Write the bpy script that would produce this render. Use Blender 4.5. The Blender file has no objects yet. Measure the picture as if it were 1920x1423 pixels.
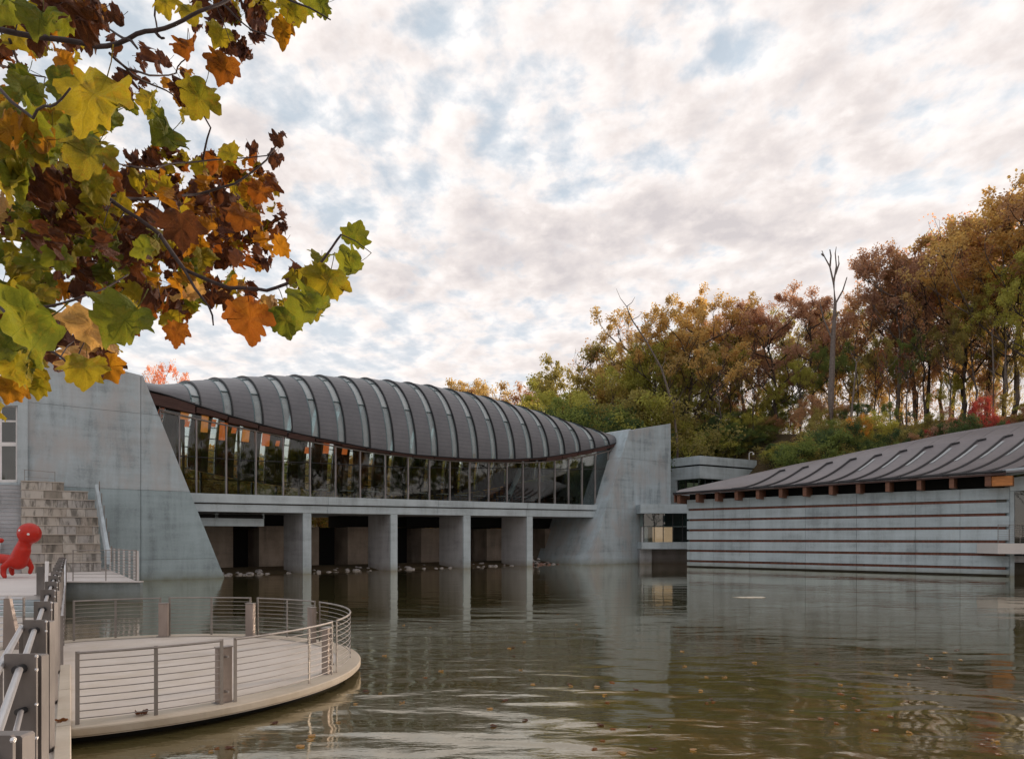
import bpy, bmesh, math, random
import numpy as np
from mathutils import Vector, Matrix, noise as mnoise
random.seed(7); RNG = np.random.default_rng(7)
R = math.radians
scene = bpy.context.scene
col = scene.collection
# ------------------------------------------------------------------ camera
EYE, FOC, HOR = 3.0, 1300.0, 1008.0          # eye height above the pond, focal length and horizon of a 1920 px wide frame
cam = bpy.data.cameras.new('camera'); camo = bpy.data.objects.new('camera', cam); col.objects.link(camo)
camo.location = (0, 0, EYE); camo.rotation_euler = (R(90), 0, 0)
cam.sensor_width = 36; cam.lens = 36*FOC/1920; cam.shift_y = (HOR-711.5)/1920
cam.clip_start = .05; cam.clip_end = 6000
scene.camera = camo
# ------------------------------------------------------------------ world
SUN_AZ, SUN_EL = R(49), R(14)                 # azimuth from +Y towards +X
world = bpy.data.worlds.new('World'); scene.world = world; world.use_nodes = True
W = world.node_tree; W.nodes.clear()
def wn(t, **k):
    n = W.nodes.new(t)
    for a, v in k.items(): setattr(n, a, v)
    return n
def wl(a, b): W.links.new(a, b)
wout = wn('ShaderNodeOutputWorld'); bg = wn('ShaderNodeBackground'); bg.inputs[1].default_value = .1
sky = wn('ShaderNodeTexSky'); sky.sky_type = 'NISHITA'; sky.sun_disc = False
sky.sun_elevation = SUN_EL; sky.sun_rotation = SUN_AZ; sky.air_density = 1; sky.dust_density = 1.5; sky.ozone_density = 1.5
tc = wn('ShaderNodeTexCoord'); sep = wn('ShaderNodeSeparateXYZ'); wl(tc.outputs['Generated'], sep.inputs[0])
def wmath(op, a, b=None, clamp=False):
    n = wn('ShaderNodeMath', operation=op, use_clamp=clamp)
    for i, v in enumerate((a, b)):
        if v is None: continue
        if isinstance(v, (int, float)): n.inputs[i].default_value = v
        else: wl(v, n.inputs[i])
    return n.outputs[0]
zc = wmath('MAXIMUM', sep.outputs[2], 0.0)
den = wmath('ADD', zc, .16)
cx = wmath('DIVIDE', sep.outputs[0], den); cy = wmath('DIVIDE', sep.outputs[1], den)
comb = wn('ShaderNodeCombineXYZ'); wl(cx, comb.inputs[0]); wl(cy, comb.inputs[1])
def wnoise(scale, detail, rough, dist=0., off=(0, 0, 0), stretch=(1, 1, 1), rot=0.):
    m = wn('ShaderNodeMapping'); m.inputs['Location'].default_value = off; m.inputs['Scale'].default_value = stretch
    m.inputs['Rotation'].default_value = (0, 0, rot)
    wl(comb.outputs[0], m.inputs[0])
    n = wn('ShaderNodeTexNoise'); n.inputs['Scale'].default_value = scale; n.inputs['Detail'].default_value = detail
    n.inputs['Roughness'].default_value = rough; n.inputs['Distortion'].default_value = dist
    wl(m.outputs[0], n.inputs['Vector']); return n.outputs[0]
def wramp(fac, stops):
    r = wn('ShaderNodeValToRGB'); e = r.color_ramp.elements
    while len(e) > 1: e.remove(e[-1])
    e[0].position = stops[0][0]; e[0].color = stops[0][1]
    for p, c in stops[1:]:
        q = e.new(p); q.color = c
    wl(fac, r.inputs[0]); return r.outputs[0]
def wmix(fac, a, b, mode='MIX'):
    m = wn('ShaderNodeMix', data_type='RGBA', blend_type=mode)
    if isinstance(fac, (int, float)): m.inputs[0].default_value = fac
    else: wl(fac, m.inputs[0])
    for i, v in ((6, a), (7, b)):
        if isinstance(v, tuple): m.inputs[i].default_value = v
        else: wl(v, m.inputs[i])
    return m.outputs[2]
g = lambda v: (v, v, v, 1)
puff = wnoise(9.5, 12, .57, .12, (3.1, 1.7, 0), (1, .85, 1), .35)
puff2 = wnoise(9.5, 12, .57, .12, (3.1-.032, 1.7-.028, 0), (1, .85, 1), .35)
wide = wnoise(1.9, 4, .5, .3, (7.3, 2.2, 0))
lean = wmath('MULTIPLY', sep.outputs[0], .14)      # cover thickens towards the sunny side
cov = wmath('ADD', wmath('ADD', wmath('MULTIPLY', puff, .72), wmath('MULTIPLY', wide, .42)), lean)
cover = wramp(cov, [(.42, g(.25)), (.50, g(.55)), (.56, g(.93)), (.61, g(1))])
relief = wmath('ADD', wmath('MULTIPLY', wmath('SUBTRACT', puff2, puff), 1.35), .5)
belly = wmath('ADD', wramp(cov, [(.50, g(.0)), (.66, g(.36))]), wramp(wide, [(.5, g(0)), (.66, g(.22))]))
shade = wmath('ADD', wmath('MULTIPLY', relief, .55), wmath('MULTIPLY', belly, .62))
ccol = wramp(shade, [(.22, (7.2, 6.85, 6.65, 1)), (.34, (6.5, 6.05, 5.85, 1)), (.46, (5.4, 4.95, 4.8, 1)), (.64, (4.1, 3.8, 3.85, 1))])
blue = wmix(.8, wmix(1.0, sky.outputs[0], (.9, 1.0, 1.15, 1), 'MULTIPLY'), (3.0, 3.8, 4.4, 1))
skyc = wmix(cover, blue, ccol)
hz = wmath('POWER', wmath('SUBTRACT', 1.0, zc, True), 4.5)
skyc = wmix(wmath('MULTIPLY', hz, .85, True), skyc, (6.3, 5.9, 5.75, 1))
hz2 = wmath('POWER', wmath('SUBTRACT', 1.0, zc, True), 14.0)
skyc = wmix(wmath('MULTIPLY', hz2, .9, True), skyc, (6.9, 5.5, 4.6, 1))
wl(skyc, bg.inputs[0]); wl(bg.outputs[0], wout.inputs[0])
# ------------------------------------------------------------------ sun, exposure
sl = bpy.data.lights.new('sun', 'SUN'); slo = bpy.data.objects.new('sun', sl); col.objects.link(slo)
sl.energy = 3.2; sl.angle = R(10); sl.color = (1, .82, .66)
sd = Vector((math.sin(SUN_AZ)*math.cos(SUN_EL), math.cos(SUN_AZ)*math.cos(SUN_EL), math.sin(SUN_EL)))
slo.rotation_euler = sd.to_track_quat('Z', 'Y').to_euler(); slo.location = sd*200
vs = scene.view_settings; vs.view_transform = 'Standard'; vs.look = 'None'; vs.exposure = 0.70; vs.gamma = 1; vs.use_curve_mapping = False
# ------------------------------------------------------------------ helpers
def tag(o, label=None, cat=None, group=None, kind=None):
    if label: o['label'] = label
    if cat: o['category'] = cat
    if group: o['group'] = group
    if kind: o['kind'] = kind
    return o
def empty(name, loc, label, cat, group=None):
    o = bpy.data.objects.new(name, None); col.objects.link(o); o.location = loc; o.empty_display_size = .3
    return tag(o, label, cat, group)
def rootloc(p):
    v = Vector((0, 0, 0))
    while p is not None: v += p.location; p = p.parent
    return v
def link(name, me, parent=None, loc=(0, 0, 0)):
    o = bpy.data.objects.new(name, me); col.objects.link(o); o.parent = parent; o.location = loc
    return o
class MB:
    """collects geometry in world coordinates"""
    def __init__(s): s.v = []; s.f = []
    def add(s, vs_, fs):
        n = len(s.v); s.v += [Vector(p) for p in vs_]; s.f += [tuple(i+n for i in f) for f in fs]; return s
    def hexa(s, p):      # 8 points: bottom 4, top 4 (same order)
        return s.add(p, [(3, 2, 1, 0), (4, 5, 6, 7), (0, 1, 5, 4), (1, 2, 6, 5), (2, 3, 7, 6), (3, 0, 4, 7)])
    def box(s, c, sz, rz=0):
        m = Matrix.Rotation(rz, 3, 'Z'); c = Vector(c); h = [q/2 for q in sz]
        pts = [c+m@Vector((a*h[0], b*h[1], d*h[2])) for d in (-1, 1) for a, b in ((-1, -1), (1, -1), (1, 1), (-1, 1))]
        return s.hexa(pts)
    def prism(s, poly, vec):  # planar polygon extruded by a vector
        n = len(poly); vec = Vector(vec); p = [Vector(q) for q in poly]
        return s.add(p+[q+vec for q in p], [tuple(range(n))[::-1], tuple(range(n, 2*n))]+[(i, (i+1) % n, n+(i+1) % n, n+i) for i in range(n)])
    def tube(s, pts, rad, seg=6, closed=False):
        pts = [Vector(p) for p in pts]; n = len(pts); rings = []; rr = rad if isinstance(rad, (list, tuple)) else [rad]*n
        for i, p in enumerate(pts):
            t = (pts[min(i+1, n-1)]-pts[max(i-1, 0)])
            if t.length < 1e-9: t = Vector((0, 0, 1))
            t.normalize(); u = t.cross(Vector((0, 0, 1)))
            if u.length < 1e-3: u = t.cross(Vector((0, 1, 0)))
            u.normalize(); w_ = t.cross(u)
            rings.append([p+(u*math.cos(a)+w_*math.sin(a))*rr[i] for a in [2*math.pi*k/seg for k in range(seg)]])
        vv = [q for r_ in rings for q in r_]; ff = []
        for i in range(n-1):
            for k in range(seg):
                a = i*seg+k; b = i*seg+(k+1) % seg; ff.append((a, b, b+seg, a+seg))
        ff += [tuple(range(seg))[::-1], tuple(range((n-1)*seg, n*seg))]
        return s.add(vv, ff)
    def build(s, name, mat, parent=None, smooth=False, bevel=0, label=None):
        off = rootloc(parent) if parent else Vector((0, 0, 0))
        me = bpy.data.meshes.new(name); me.from_pydata([tuple(p-off) for p in s.v], [], s.f)
        if bevel or len(s.f) < 4000:
            bm = bmesh.new(); bm.from_mesh(me); bmesh.ops.recalc_face_normals(bm, faces=bm.faces)
            if bevel: bmesh.ops.bevel(bm, geom=list(bm.edges), offset=bevel, segments=1, affect='EDGES')
            bm.to_mesh(me); bm.free()
        me.materials.append(mat)
        if smooth: me.polygons.foreach_set('use_smooth', [True]*len(me.polygons))
        o = link(name, me, parent)
        if label: o['label'] = label
        return o
# plan geometry -------------------------------------------------------------
def at(px, py, Z): return Vector(((px-960)*Z/FOC, Z, EYE-(py-HOR)*Z/FOC))
class Wall:
    """vertical plane through a plan point with a plan direction"""
    def __init__(s, p, d):
        s.p = Vector((p[0], p[1])); s.d = Vector((d[0], d[1])).normalized(); s.n = Vector((-s.d.y, s.d.x))
    def shift(s, w): q = s.p+s.n*w; return Wall(q, s.d)
    def s_of(s, px):
        k = (px-960)/FOC; return (k*s.p.y-s.p.x)/(s.d.x-k*s.d.y)
    def P(s, t, z, w=0): q = s.p+s.d*t+s.n*w; return Vector((q.x, q.y, z))
    def px(s, px, py): t = s.s_of(px); q = s.p+s.d*t; return Vector((q.x, q.y, EYE-(py-HOR)*q.y/FOC))
    def z_of(s, px, py): return s.px(px, py).z
    @property
    def ang(s): return math.atan2(s.d.y, s.d.x)
def curve(wall, pts):
    xs = [wall.s_of(a) for a, b in pts]; zs = [wall.z_of(a, b) for a, b in pts]
    # smooth: cubic least squares through the points blended with interpolation
    def f(s): return float(np.interp(s, xs, zs))
    def sm(s): return sum(f(s+k)*w for k, w in ((-1.6, 1), (-.8, 2), (0, 3), (.8, 2), (1.6, 1)))/9
    return sm
# ------------------------------------------------------------------ materials
class Mt:
    def __init__(s, name):
        s.m = bpy.data.materials.new(name); s.m.use_nodes = True; s.t = s.m.node_tree; s.t.nodes.clear()
        s.out = s.n('ShaderNodeOutputMaterial'); s.tc = s.n('ShaderNodeTexCoord'); s.geo = s.n('ShaderNodeNewGeometry'); s.oi = s.n('ShaderNodeObjectInfo')
    def n(s, t, **k):
        q = s.t.nodes.new(t)
        for a, v in k.items(): setattr(q, a, v)
        return q
    def l(s, a, b): s.t.links.new(a, b)
    def put(s, inp, v):
        if isinstance(v, (int, float)): inp.default_value = v
        elif isinstance(v, tuple): inp.default_value = v if len(v) == 4 or inp.type == 'VECTOR' else v+(1,)
        else: s.l(v, inp)
    def math(s, op, a, b=0., clamp=False):
        q = s.n('ShaderNodeMath', operation=op, use_clamp=clamp); s.put(q.inputs[0], a); s.put(q.inputs[1], b); return q.outputs[0]
    def noise(s, scale, detail=4, rough=.55, stretch=(1, 1, 1), dist=0., vec=None, off=(0, 0, 0)):
        m = s.n('ShaderNodeMapping'); m.inputs['Scale'].default_value = stretch; m.inputs['Location'].default_value = off
        s.l(vec or s.geo.outputs['Position'], m.inputs[0])
        q = s.n('ShaderNodeTexNoise'); q.inputs['Scale'].default_value = scale; q.inputs['Detail'].default_value = detail
        q.inputs['Roughness'].default_value = rough; q.inputs['Distortion'].default_value = dist; s.l(m.outputs[0], q.inputs['Vector']); return q.outputs[0]
    def ramp(s, fac, stops):
        r = s.n('ShaderNodeValToRGB'); e = r.color_ramp.elements
        while len(e) > 1: e.remove(e[-1])
        for i, (p, c) in enumerate(stops):
            c = (c, c, c, 1) if isinstance(c, (int, float)) else tuple(c)+(1,)*(4-len(c))
            if i == 0: e[0].position = p; e[0].color = c
            else: q = e.new(p); q.color = c
        s.l(fac, r.inputs[0]); return r.outputs[0]
    def mix(s, fac, a, b, mode='MIX'):
        q = s.n('ShaderNodeMix', data_type='RGBA', blend_type=mode); s.put(q.inputs[0], fac); s.put(q.inputs[6], a); s.put(q.inputs[7], b); return q.outputs[2]
    def bump(s, h, strength=.3, dist=.05):
        q = s.n('ShaderNodeBump'); q.inputs['Strength'].default_value = strength; q.inputs['Distance'].default_value = dist; s.l(h, q.inputs['Height']); return q.outputs[0]
    def pbr(s, color, rough=.7, metal=0., normal=None, spec=.4, **k):
        p = s.n('ShaderNodeBsdfPrincipled'); s.put(p.inputs['Base Color'], color); s.put(p.inputs['Roughness'], rough); s.put(p.inputs['Metallic'], metal)
        p.inputs['Specular IOR Level'].default_value = spec
        if normal is not None: s.l(normal, p.inputs['Normal'])
        for a, v in k.items(): s.put(p.inputs[a], v)
        s.l(p.outputs[0], s.out.inputs[0]); return p
def concrete(name, base, var=.35, streak=.5, rough=.8, warm=None, objvar=.08):
    m = Mt(name); c1 = tuple(x*(1-var) for x in base); c2 = tuple(min(1, x*(1+var*.6)) for x in base)
    big = m.noise(.35, 5, .6); st = m.noise(1.1, 6, .65, (1, 1, .12), .3); hz_ = m.noise(.9, 5, .6, (.25, .25, 2.2), .2, off=(4, 2, 9)); fine_ = m.noise(9, 6, .7)
    f = m.math('ADD', m.math('MULTIPLY', big, .35), m.math('ADD', m.math('MULTIPLY', st, .38*streak+.1), m.math('MULTIPLY', hz_, .27)))
    f = m.math('ADD', f, m.math('MULTIPLY', fine_, .16)); f = m.math('MULTIPLY', f, 1/(.35+.38*streak+.1+.27+.16))
    c = m.ramp(f, [(.41, c1), (.49, base), (.58, c2)])
    if warm: c = m.mix(m.ramp(m.noise(.5, 5, .6, (1, 1, .6), off=(9, 4, 1)), [(.45, 0), (.62, .8)]), c, warm)
    # tide stain next to the water
    sp = m.n('ShaderNodeSeparateXYZ'); m.l(m.geo.outputs['Position'], sp.inputs[0])
    tide = m.ramp(m.math('ADD', sp.outputs[2], m.math('MULTIPLY', m.noise(1.5, 4, .6), .5)), [(.2, 1), (.5, .45), (.95, 0)])
    c = m.mix(tide, c, (base[0]*.62, base[1]*.55, base[2]*.42), 'MIX')
    c = m.mix(objvar, c, m.ramp(m.oi.outputs['Random'], [(0, .12), (1, .6)]))
    m.pbr(c, rough, normal=m.bump(m.math('ADD', fine_, st), .25, .02)); return m.m
def metal(name, c, rough=.4, metallic=.8, var=.25, scale=3):
    m = Mt(name); n = m.noise(scale, 6, .6, (1, 1, .4)); cc = m.ramp(n, [(.3, tuple(x*(1-var) for x in c)), (.7, tuple(x*(1+var) for x in c))])
    m.pbr(cc, rough, metallic, spec=.5); return m.m
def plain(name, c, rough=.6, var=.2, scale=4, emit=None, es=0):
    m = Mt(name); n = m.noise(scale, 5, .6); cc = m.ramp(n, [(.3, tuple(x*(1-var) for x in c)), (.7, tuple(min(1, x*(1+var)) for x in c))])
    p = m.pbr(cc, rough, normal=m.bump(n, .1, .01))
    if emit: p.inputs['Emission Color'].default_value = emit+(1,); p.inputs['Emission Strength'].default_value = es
    return m.m
def wood(name, c, rough=.6, grain=(1, 1, 12)):
    m = Mt(name); n = m.noise(1.6, 6, .65, grain, .4); cc = m.ramp(n, [(.35, tuple(x*.55 for x in c)), (.65, tuple(min(1, x*1.3) for x in c))])
    cc = m.mix(.25, cc, m.ramp(m.oi.outputs['Random'], [(0, tuple(x*.6 for x in c)), (1, tuple(x*1.3 for x in c))]))
    m.pbr(cc, rough, normal=m.bump(n, .2, .01)); return m.m
def glass(name, tint, refl=.12, rough=.02, haze_=0.):
    m = Mt(name); fr = m.n('ShaderNodeFresnel'); fr.inputs[0].default_value = 1.5
    tr = m.n('ShaderNodeBsdfTransparent'); m.put(tr.inputs[0], tint); gl = m.n('ShaderNodeBsdfGlossy'); gl.inputs['Roughness'].default_value = rough
    m.l(m.bump(m.noise(.8, 3), .04, .02), gl.inputs['Normal'])
    f = m.math('ADD', m.math('MULTIPLY', fr.outputs[0], .75), refl, True)
    a = m.n('ShaderNodeMixShader'); m.l(f, a.inputs[0]); m.l(tr.outputs[0], a.inputs[1]); m.l(gl.outputs[0], a.inputs[2]); o = a.outputs[0]
    if haze_:
        d = m.n('ShaderNodeBsdfDiffuse'); d.inputs[0].default_value = (.58, .64, .66, 1); b = m.n('ShaderNodeMixShader'); b.inputs[0].default_value = haze_
        m.l(o, b.inputs[1]); m.l(d.outputs[0], b.inputs[2]); o = b.outputs[0]
    m.l(o, m.out.inputs[0]); return m.m
def stone_block():
    m = Mt('stone_block'); r = m.oi.outputs['Random']
    base = m.ramp(m.math('ADD', m.math('MULTIPLY', r, .45), m.math('MULTIPLY', m.noise(.9, 4, .6, (1, 1, .5), off=(3, 3, 3)), .55)), [(.25, (.22, .20, .17)), (.38, (.38, .34, .30)), (.5, (.48, .45, .41)), (.75, (.40, .385, .37)), (1, (.60, .58, .58))])
    st = m.noise(1.9, 6, .7, (1, 1, .22), .5); dark = m.ramp(st, [(.40, 1), (.52, 0)])
    c = m.mix(m.math('MULTIPLY', dark, .75), base, (.08, .075, .065))
    m.pbr(c, .85, normal=m.bump(st, .4, .04)); return m.m
def roof_metal(name, c1, c2, lines=True):
    m = Mt(name); sp = m.n('ShaderNodeSeparateXYZ'); m.l(m.geo.outputs['Position'], sp.inputs[0])
    big = m.noise(.45, 5, .6); f2 = m.noise(3, 5, .65, (1, 1, 1.5))
    c = m.ramp(m.math('ADD', m.math('MULTIPLY', big, .6), m.math('MULTIPLY', f2, .4)), [(.35, c1), (.65, c2)])
    c = m.mix(.15, c, m.ramp(m.oi.outputs['Random'], [(0, tuple(x*.7 for x in c1)), (1, tuple(x*1.3 for x in c2))]))
    if lines:
        w = m.math('PINGPONG', sp.outputs[2], .19); ln = m.ramp(m.math('MULTIPLY', w, 5.26), [(0, .55), (.16, 1)])
        c = m.mix(1.0, c, ln, 'MULTIPLY'); nrm = m.bump(ln, .4, .02)
    else: nrm = m.bump(f2, .15, .02)
    m.pbr(c, .42, .25, nrm, spec=.5); return m.m
def ground_mat():
    m = Mt('forest_floor'); a = m.noise(.25, 6, .65); b = m.noise(3, 6, .7)
    c = m.ramp(m.math('ADD', m.math('MULTIPLY', a, .5), m.math('MULTIPLY', b, .5)), [(.35, (.035, .03, .012)), (.5, (.07, .05, .022)), (.65, (.11, .065, .03))])
    m.pbr(c, .95, normal=m.bump(b, .8, .2)); return m.m
def water_mat():
    m = Mt('pond_water')
    P = m.geo.outputs['Position']
    ln = m.n('ShaderNodeVectorMath', operation='DISTANCE'); m.l(P, ln.inputs[0]); ln.inputs[1].default_value = (-3.0, 3.0, 0)
    w1 = m.noise(.55, 2, .45, (.75, 1.5, 1), .3, off=(3, 5, 0)); w2 = m.noise(2.6, 4, .55, (.6, 1.7, 1), .4); w3 = m.noise(9, 3, .5, (.6, 1.6, 1))
    rg = m.math('SINE', m.math('ADD', m.math('MULTIPLY', ln.outputs['Value'], 5.0), m.math('MULTIPLY', w1, 9.0)))
    rgm = m.ramp(m.math('MULTIPLY', ln.outputs['Value'], .02), [(.0, 1), (.24, .9), (.42, .1), (.6, 0)])
    patch = m.ramp(m.noise(.09, 3, .5, (.7, 1.8, 1), .5), [(.4, .25), (.6, 1)])
    h = m.math('ADD', m.math('MULTIPLY', w1, 1.3), m.math('MULTIPLY', m.math('MULTIPLY', w2, .26), patch))
    h = m.math('ADD', h, m.math('MULTIPLY', m.math('MULTIPLY', w3, .05), patch)); h = m.math('ADD', h, m.math('MULTIPLY', m.math('MULTIPLY', rg, .11), rgm))
    att = m.ramp(m.math('MULTIPLY', ln.outputs['Value'], .0125), [(.05, 1), (.2, .62), (.5, .30), (1, .22)])
    att = m.math('MULTIPLY', att, m.ramp(m.noise(.045, 3, .5, (1, 1.6, 1), .4, off=(2, 7, 0)), [(.42, .7), (.56, 1.5)]))
    nb = m.bump(m.math('MULTIPLY', h, att), .44, .08)
    dcol = m.ramp(m.noise(.06, 4, .5), [(.35, (.058, .050, .019)), (.65, (.078, .067, .028))])
    d = m.n('ShaderNodeBsdfDiffuse'); m.l(dcol, d.inputs[0]); gl = m.n('ShaderNodeBsdfGlossy'); gl.inputs['Roughness'].default_value = .035; gl.inputs[0].default_value = (.97, .93, .84, 1)
    m.l(nb, gl.inputs['Normal']); fr = m.n('ShaderNodeFresnel'); fr.inputs[0].default_value = 1.42; m.l(nb, fr.inputs['Normal'])
    f = m.math('ADD', m.math('MULTIPLY', fr.outputs[0], 1.0), .19, True)
    x = m.n('ShaderNodeMixShader'); m.l(f, x.inputs[0]); m.l(d.outputs[0], x.inputs[1]); m.l(gl.outputs[0], x.inputs[2]); m.l(x.outputs[0], m.out.inputs[0]); return m.m
def foliage(name, c, c2=None, trans=.55):
    m = Mt(name); c2 = c2 or tuple(x*.55 for x in c)
    gy = sum(c)/3; c = tuple(min(.8, (x*.84+gy*.16)*2.6) for x in c); c2 = tuple((x*.84+gy*.08)*3.0 for x in c2)
    n = m.noise(.5, 3, .6); n2 = m.noise(3.3, 2, .6)
    cc = m.ramp(m.math('ADD', m.math('MULTIPLY', n, .5), m.math('MULTIPLY', n2, .5)), [(.36, c2), (.64, c)])
    cc = m.mix(.3, cc, m.ramp(m.oi.outputs['Random'], [(0, tuple(x*.6 for x in c)), (.5, c), (1, (c[0]*1.25, c[1]*1.05, c[2]*.8))]))
    d = m.n('ShaderNodeBsdfDiffuse'); m.l(cc, d.inputs[0]); t = m.n('ShaderNodeBsdfTranslucent'); m.l(m.mix(1, cc, (1.5, 1.35, .9), 'MULTIPLY'), t.inputs[0])
    x = m.n('ShaderNodeMixShader'); x.inputs[0].default_value = trans; m.l(d.outputs[0], x.inputs[1]); m.l(t.outputs[0], x.inputs[2]); m.l(x.outputs[0], m.out.inputs[0]); return m.m
def leaf_mat(name, cen, edge, spot, veinc, trans=.46, spots=.85):
    """big near leaves: veins radiate from the petiole, blotches, darker margins"""
    m = Mt(name); O = m.tc.outputs['Object']; sp = m.n('ShaderNodeSeparateXYZ'); m.l(O, sp.inputs[0])
    ang = m.math('ARCTAN2', sp.outputs[0], sp.outputs[1]); rad = m.math('SQRT', m.math('ADD', m.math('MULTIPLY', sp.outputs[0], sp.outputs[0]), m.math('MULTIPLY', sp.outputs[1], sp.outputs[1])))
    pp = m.math('PINGPONG', m.math('ADD', ang, 0.0), .39)        # main veins every 0.78 rad
    dist = m.math('MULTIPLY', pp, rad)
    vein = m.ramp(m.math('MULTIPLY', dist, 10), [(.03, 1), (.10, 0)])
    side = m.ramp(m.math('PINGPONG', m.math('ADD', rad, m.math('MULTIPLY', pp, -.55)), .075), [(.0, .6), (.010, 0)])
    n = m.noise(3.0, 5, .6, vec=O); n2 = m.noise(14, 4, .6, vec=O)
    rim = m.ramp(m.math('ADD', rad, m.math('MULTIPLY', n, .55)), [(.62, 0), (1.0, 1)])
    c = m.mix(rim, cen, edge); c = m.mix(m.math('MULTIPLY', m.ramp(m.math('ADD', m.math('MULTIPLY', n, .6), m.math('MULTIPLY', n2, .4)), [(.50, 0), (.56, .75), (.66, 1)]), spots), c, spot)
    c = m.mix(m.ramp(m.noise(1.6, 4, .6, vec=O, off=(5, 1, 2)), [(.42, 0), (.62, .55)]), c, edge)
    c = m.mix(m.ramp(m.noise(30, 3, .6, vec=O), [(.4, .28), (.6, 0)]), c, tuple(x*.4 for x in cen))
    c = m.mix(m.math('MULTIPLY', m.math('MAXIMUM', vein, side), .7), c, veinc)
    c = m.mix(.35, c, m.mix(m.oi.outputs['Random'], tuple(x*.5 for x in cen), tuple(min(1, x*1.35) for x in edge)))
    d = m.n('ShaderNodeBsdfPrincipled'); m.l(c, d.inputs['Base Color']); d.inputs['Roughness'].default_value = .55; d.inputs['Specular IOR Level'].default_value = .25
    m.l(m.bump(m.math('ADD', m.math('MULTIPLY', vein, .6), n2), .7, .02), d.inputs['Normal'])
    t = m.n('ShaderNodeBsdfTranslucent'); m.l(m.mix(1, c, (1.9, 1.7, .9), 'MULTIPLY'), t.inputs[0])
    x = m.n('ShaderNodeMixShader'); x.inputs[0].default_value = trans; m.l(d.outputs[0], x.inputs[1]); m.l(t.outputs[0], x.inputs[2]); m.l(x.outputs[0], m.out.inputs[0]); return m.m

M = dict(
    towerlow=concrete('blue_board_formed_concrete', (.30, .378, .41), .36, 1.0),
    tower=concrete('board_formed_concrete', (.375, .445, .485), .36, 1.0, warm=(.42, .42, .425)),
    concrete=concrete('pale_concrete', (.41, .475, .51), .28, .7),
    gallery=concrete('gallery_concrete', (.375, .44, .475), .30, .9, objvar=.10),
    pier=concrete('pier_concrete', (.35, .35, .365), .34, .9),
    brownwall=concrete('stained_dam_concrete', (.26, .205, .16), .45, .9, warm=(.16, .12, .09)),
    paving=concrete('paving_concrete', (.58, .54, .52), .12, .2, objvar=.03),
    lip=concrete('platform_edge_concrete', (.46, .415, .36), .25, .3, objvar=.03),
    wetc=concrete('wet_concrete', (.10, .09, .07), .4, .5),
    landing=concrete('blue_grey_concrete', (.25, .29, .30), .3, .7),
    block=stone_block(),
    steel=metal('brushed_steel', (.22, .20, .185), .5, .3), rail=metal('rail_steel', (.25, .225, .21), .5, .2), bright=metal('bright_tube', (.62, .61, .63), .3, .75, .06),
    plate=metal('weathered_steel_plate', (.155, .14, .134), .55, .25, .4, 2), boxpost=metal('bronze_steel_post', (.30, .25, .225), .42, .4, .25, 2),
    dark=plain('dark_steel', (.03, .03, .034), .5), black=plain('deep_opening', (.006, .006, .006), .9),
    roof=roof_metal('weathered_copper_roof', (.098, .102, .115), (.148, .150, .163)), groof=roof_metal('gallery_copper_roof', (.155, .145, .155), (.21, .195, .205), False),
    seam=plain('dark_copper_seam', (.022, .022, .026), .5), mull=metal('pale_mullion', (.26, .235, .235), .5, .3), teal=metal('teal_trim', (.12, .17, .18), .4, .4),
    skyl=glass('skylight_glass', (.62, .68, .70), .16, .08, .5), clear=glass('clear_skylight', (.95, .97, .97), .02), skyt=glass('teal_skylight_glass', (.42, .58, .60), .10, .05, .26), glass=glass('window_glass', (.72, .77, .76), .02), wglass=glass('dark_window_glass', (.30, .42, .42), .08),
    fascia=wood('dark_red_fascia', (.075, .036, .030)), ceil=wood('dark_timber_ceiling', (.050, .036, .028), grain=(8, 1, 1)), beam=wood('red_timber_beam', (.17, .075, .045)), slot=wood('red_timber_slot', (.17, .062, .04), grain=(3, 3, 1)),
    lit=plain('glow_timber', (.5, .18, .05), .6, .3, 3, (1, .32, .06), .3), orange=wood('light_tinted_timber', (.50, .19, .055)), litp=plain('glow_room_panel', (.5, .4, .3), .7, .15, 2, (1, .62, .38), .30),  # emission stands in for light on timber boards and room walls
    lit2=plain('glow_orange_timber', (.5, .12, .04), .6, .3, 3, (1, .22, .05), .3), white=plain('white_paint', (.75, .74, .74), .5, .08), furn=plain('dark_furniture', (.03, .035, .04), .4), blind=plain('grey_blind', (.22, .27, .27), .8, .12),  # redder boards: light on the wood put in as emission
    red=plain('glossy_red', (.46, .014, .004), .36, .1), bark=plain('dark_bark', (.055, .042, .035), .9, .45, 6), pbark=plain('pale_bark', (.16, .13, .115), .9, .35, 4), twig=plain('purple_twig', (.045, .030, .030), .8, .4, 20),
    rock=plain('pale_rock', (.33, .31, .30), .9, .35, 3), rrock=plain('reddish_rock', (.26, .16, .13), .9, .3, 3), foam=plain('floating_scum', (.5, .46, .38), .8, .3, 4),
    ground=ground_mat(), water=water_mat(), floor=plain('timber_floor', (.10, .07, .05), .5))
F = dict(
    gold=foliage('gold_foliage', (.235, .17, .065), (.12, .088, .035)), rust=foliage('rust_foliage', (.21, .128, .078), (.105, .062, .037)), purple=foliage('plum_brown_foliage', (.215, .13, .10), (.11, .065, .05)),
    lime=foliage('yellow_green_foliage', (.20, .20, .040), (.09, .10, .02)), green=foliage('green_foliage', (.095, .125, .035), (.04, .06, .018)), dark=foliage('dark_green_foliage', (.045, .075, .035), (.018, .034, .016)),
    orange=foliage('orange_foliage', (.42, .20, .03), (.22, .09, .015)), red=foliage('red_foliage', (.20, .035, .035), (.10, .02, .02)), olive=foliage('olive_foliage', (.16, .145, .045), (.07, .062, .02)), pink=foliage('faded_pink_foliage', (.33, .17, .12), (.20, .09, .06)))
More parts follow.
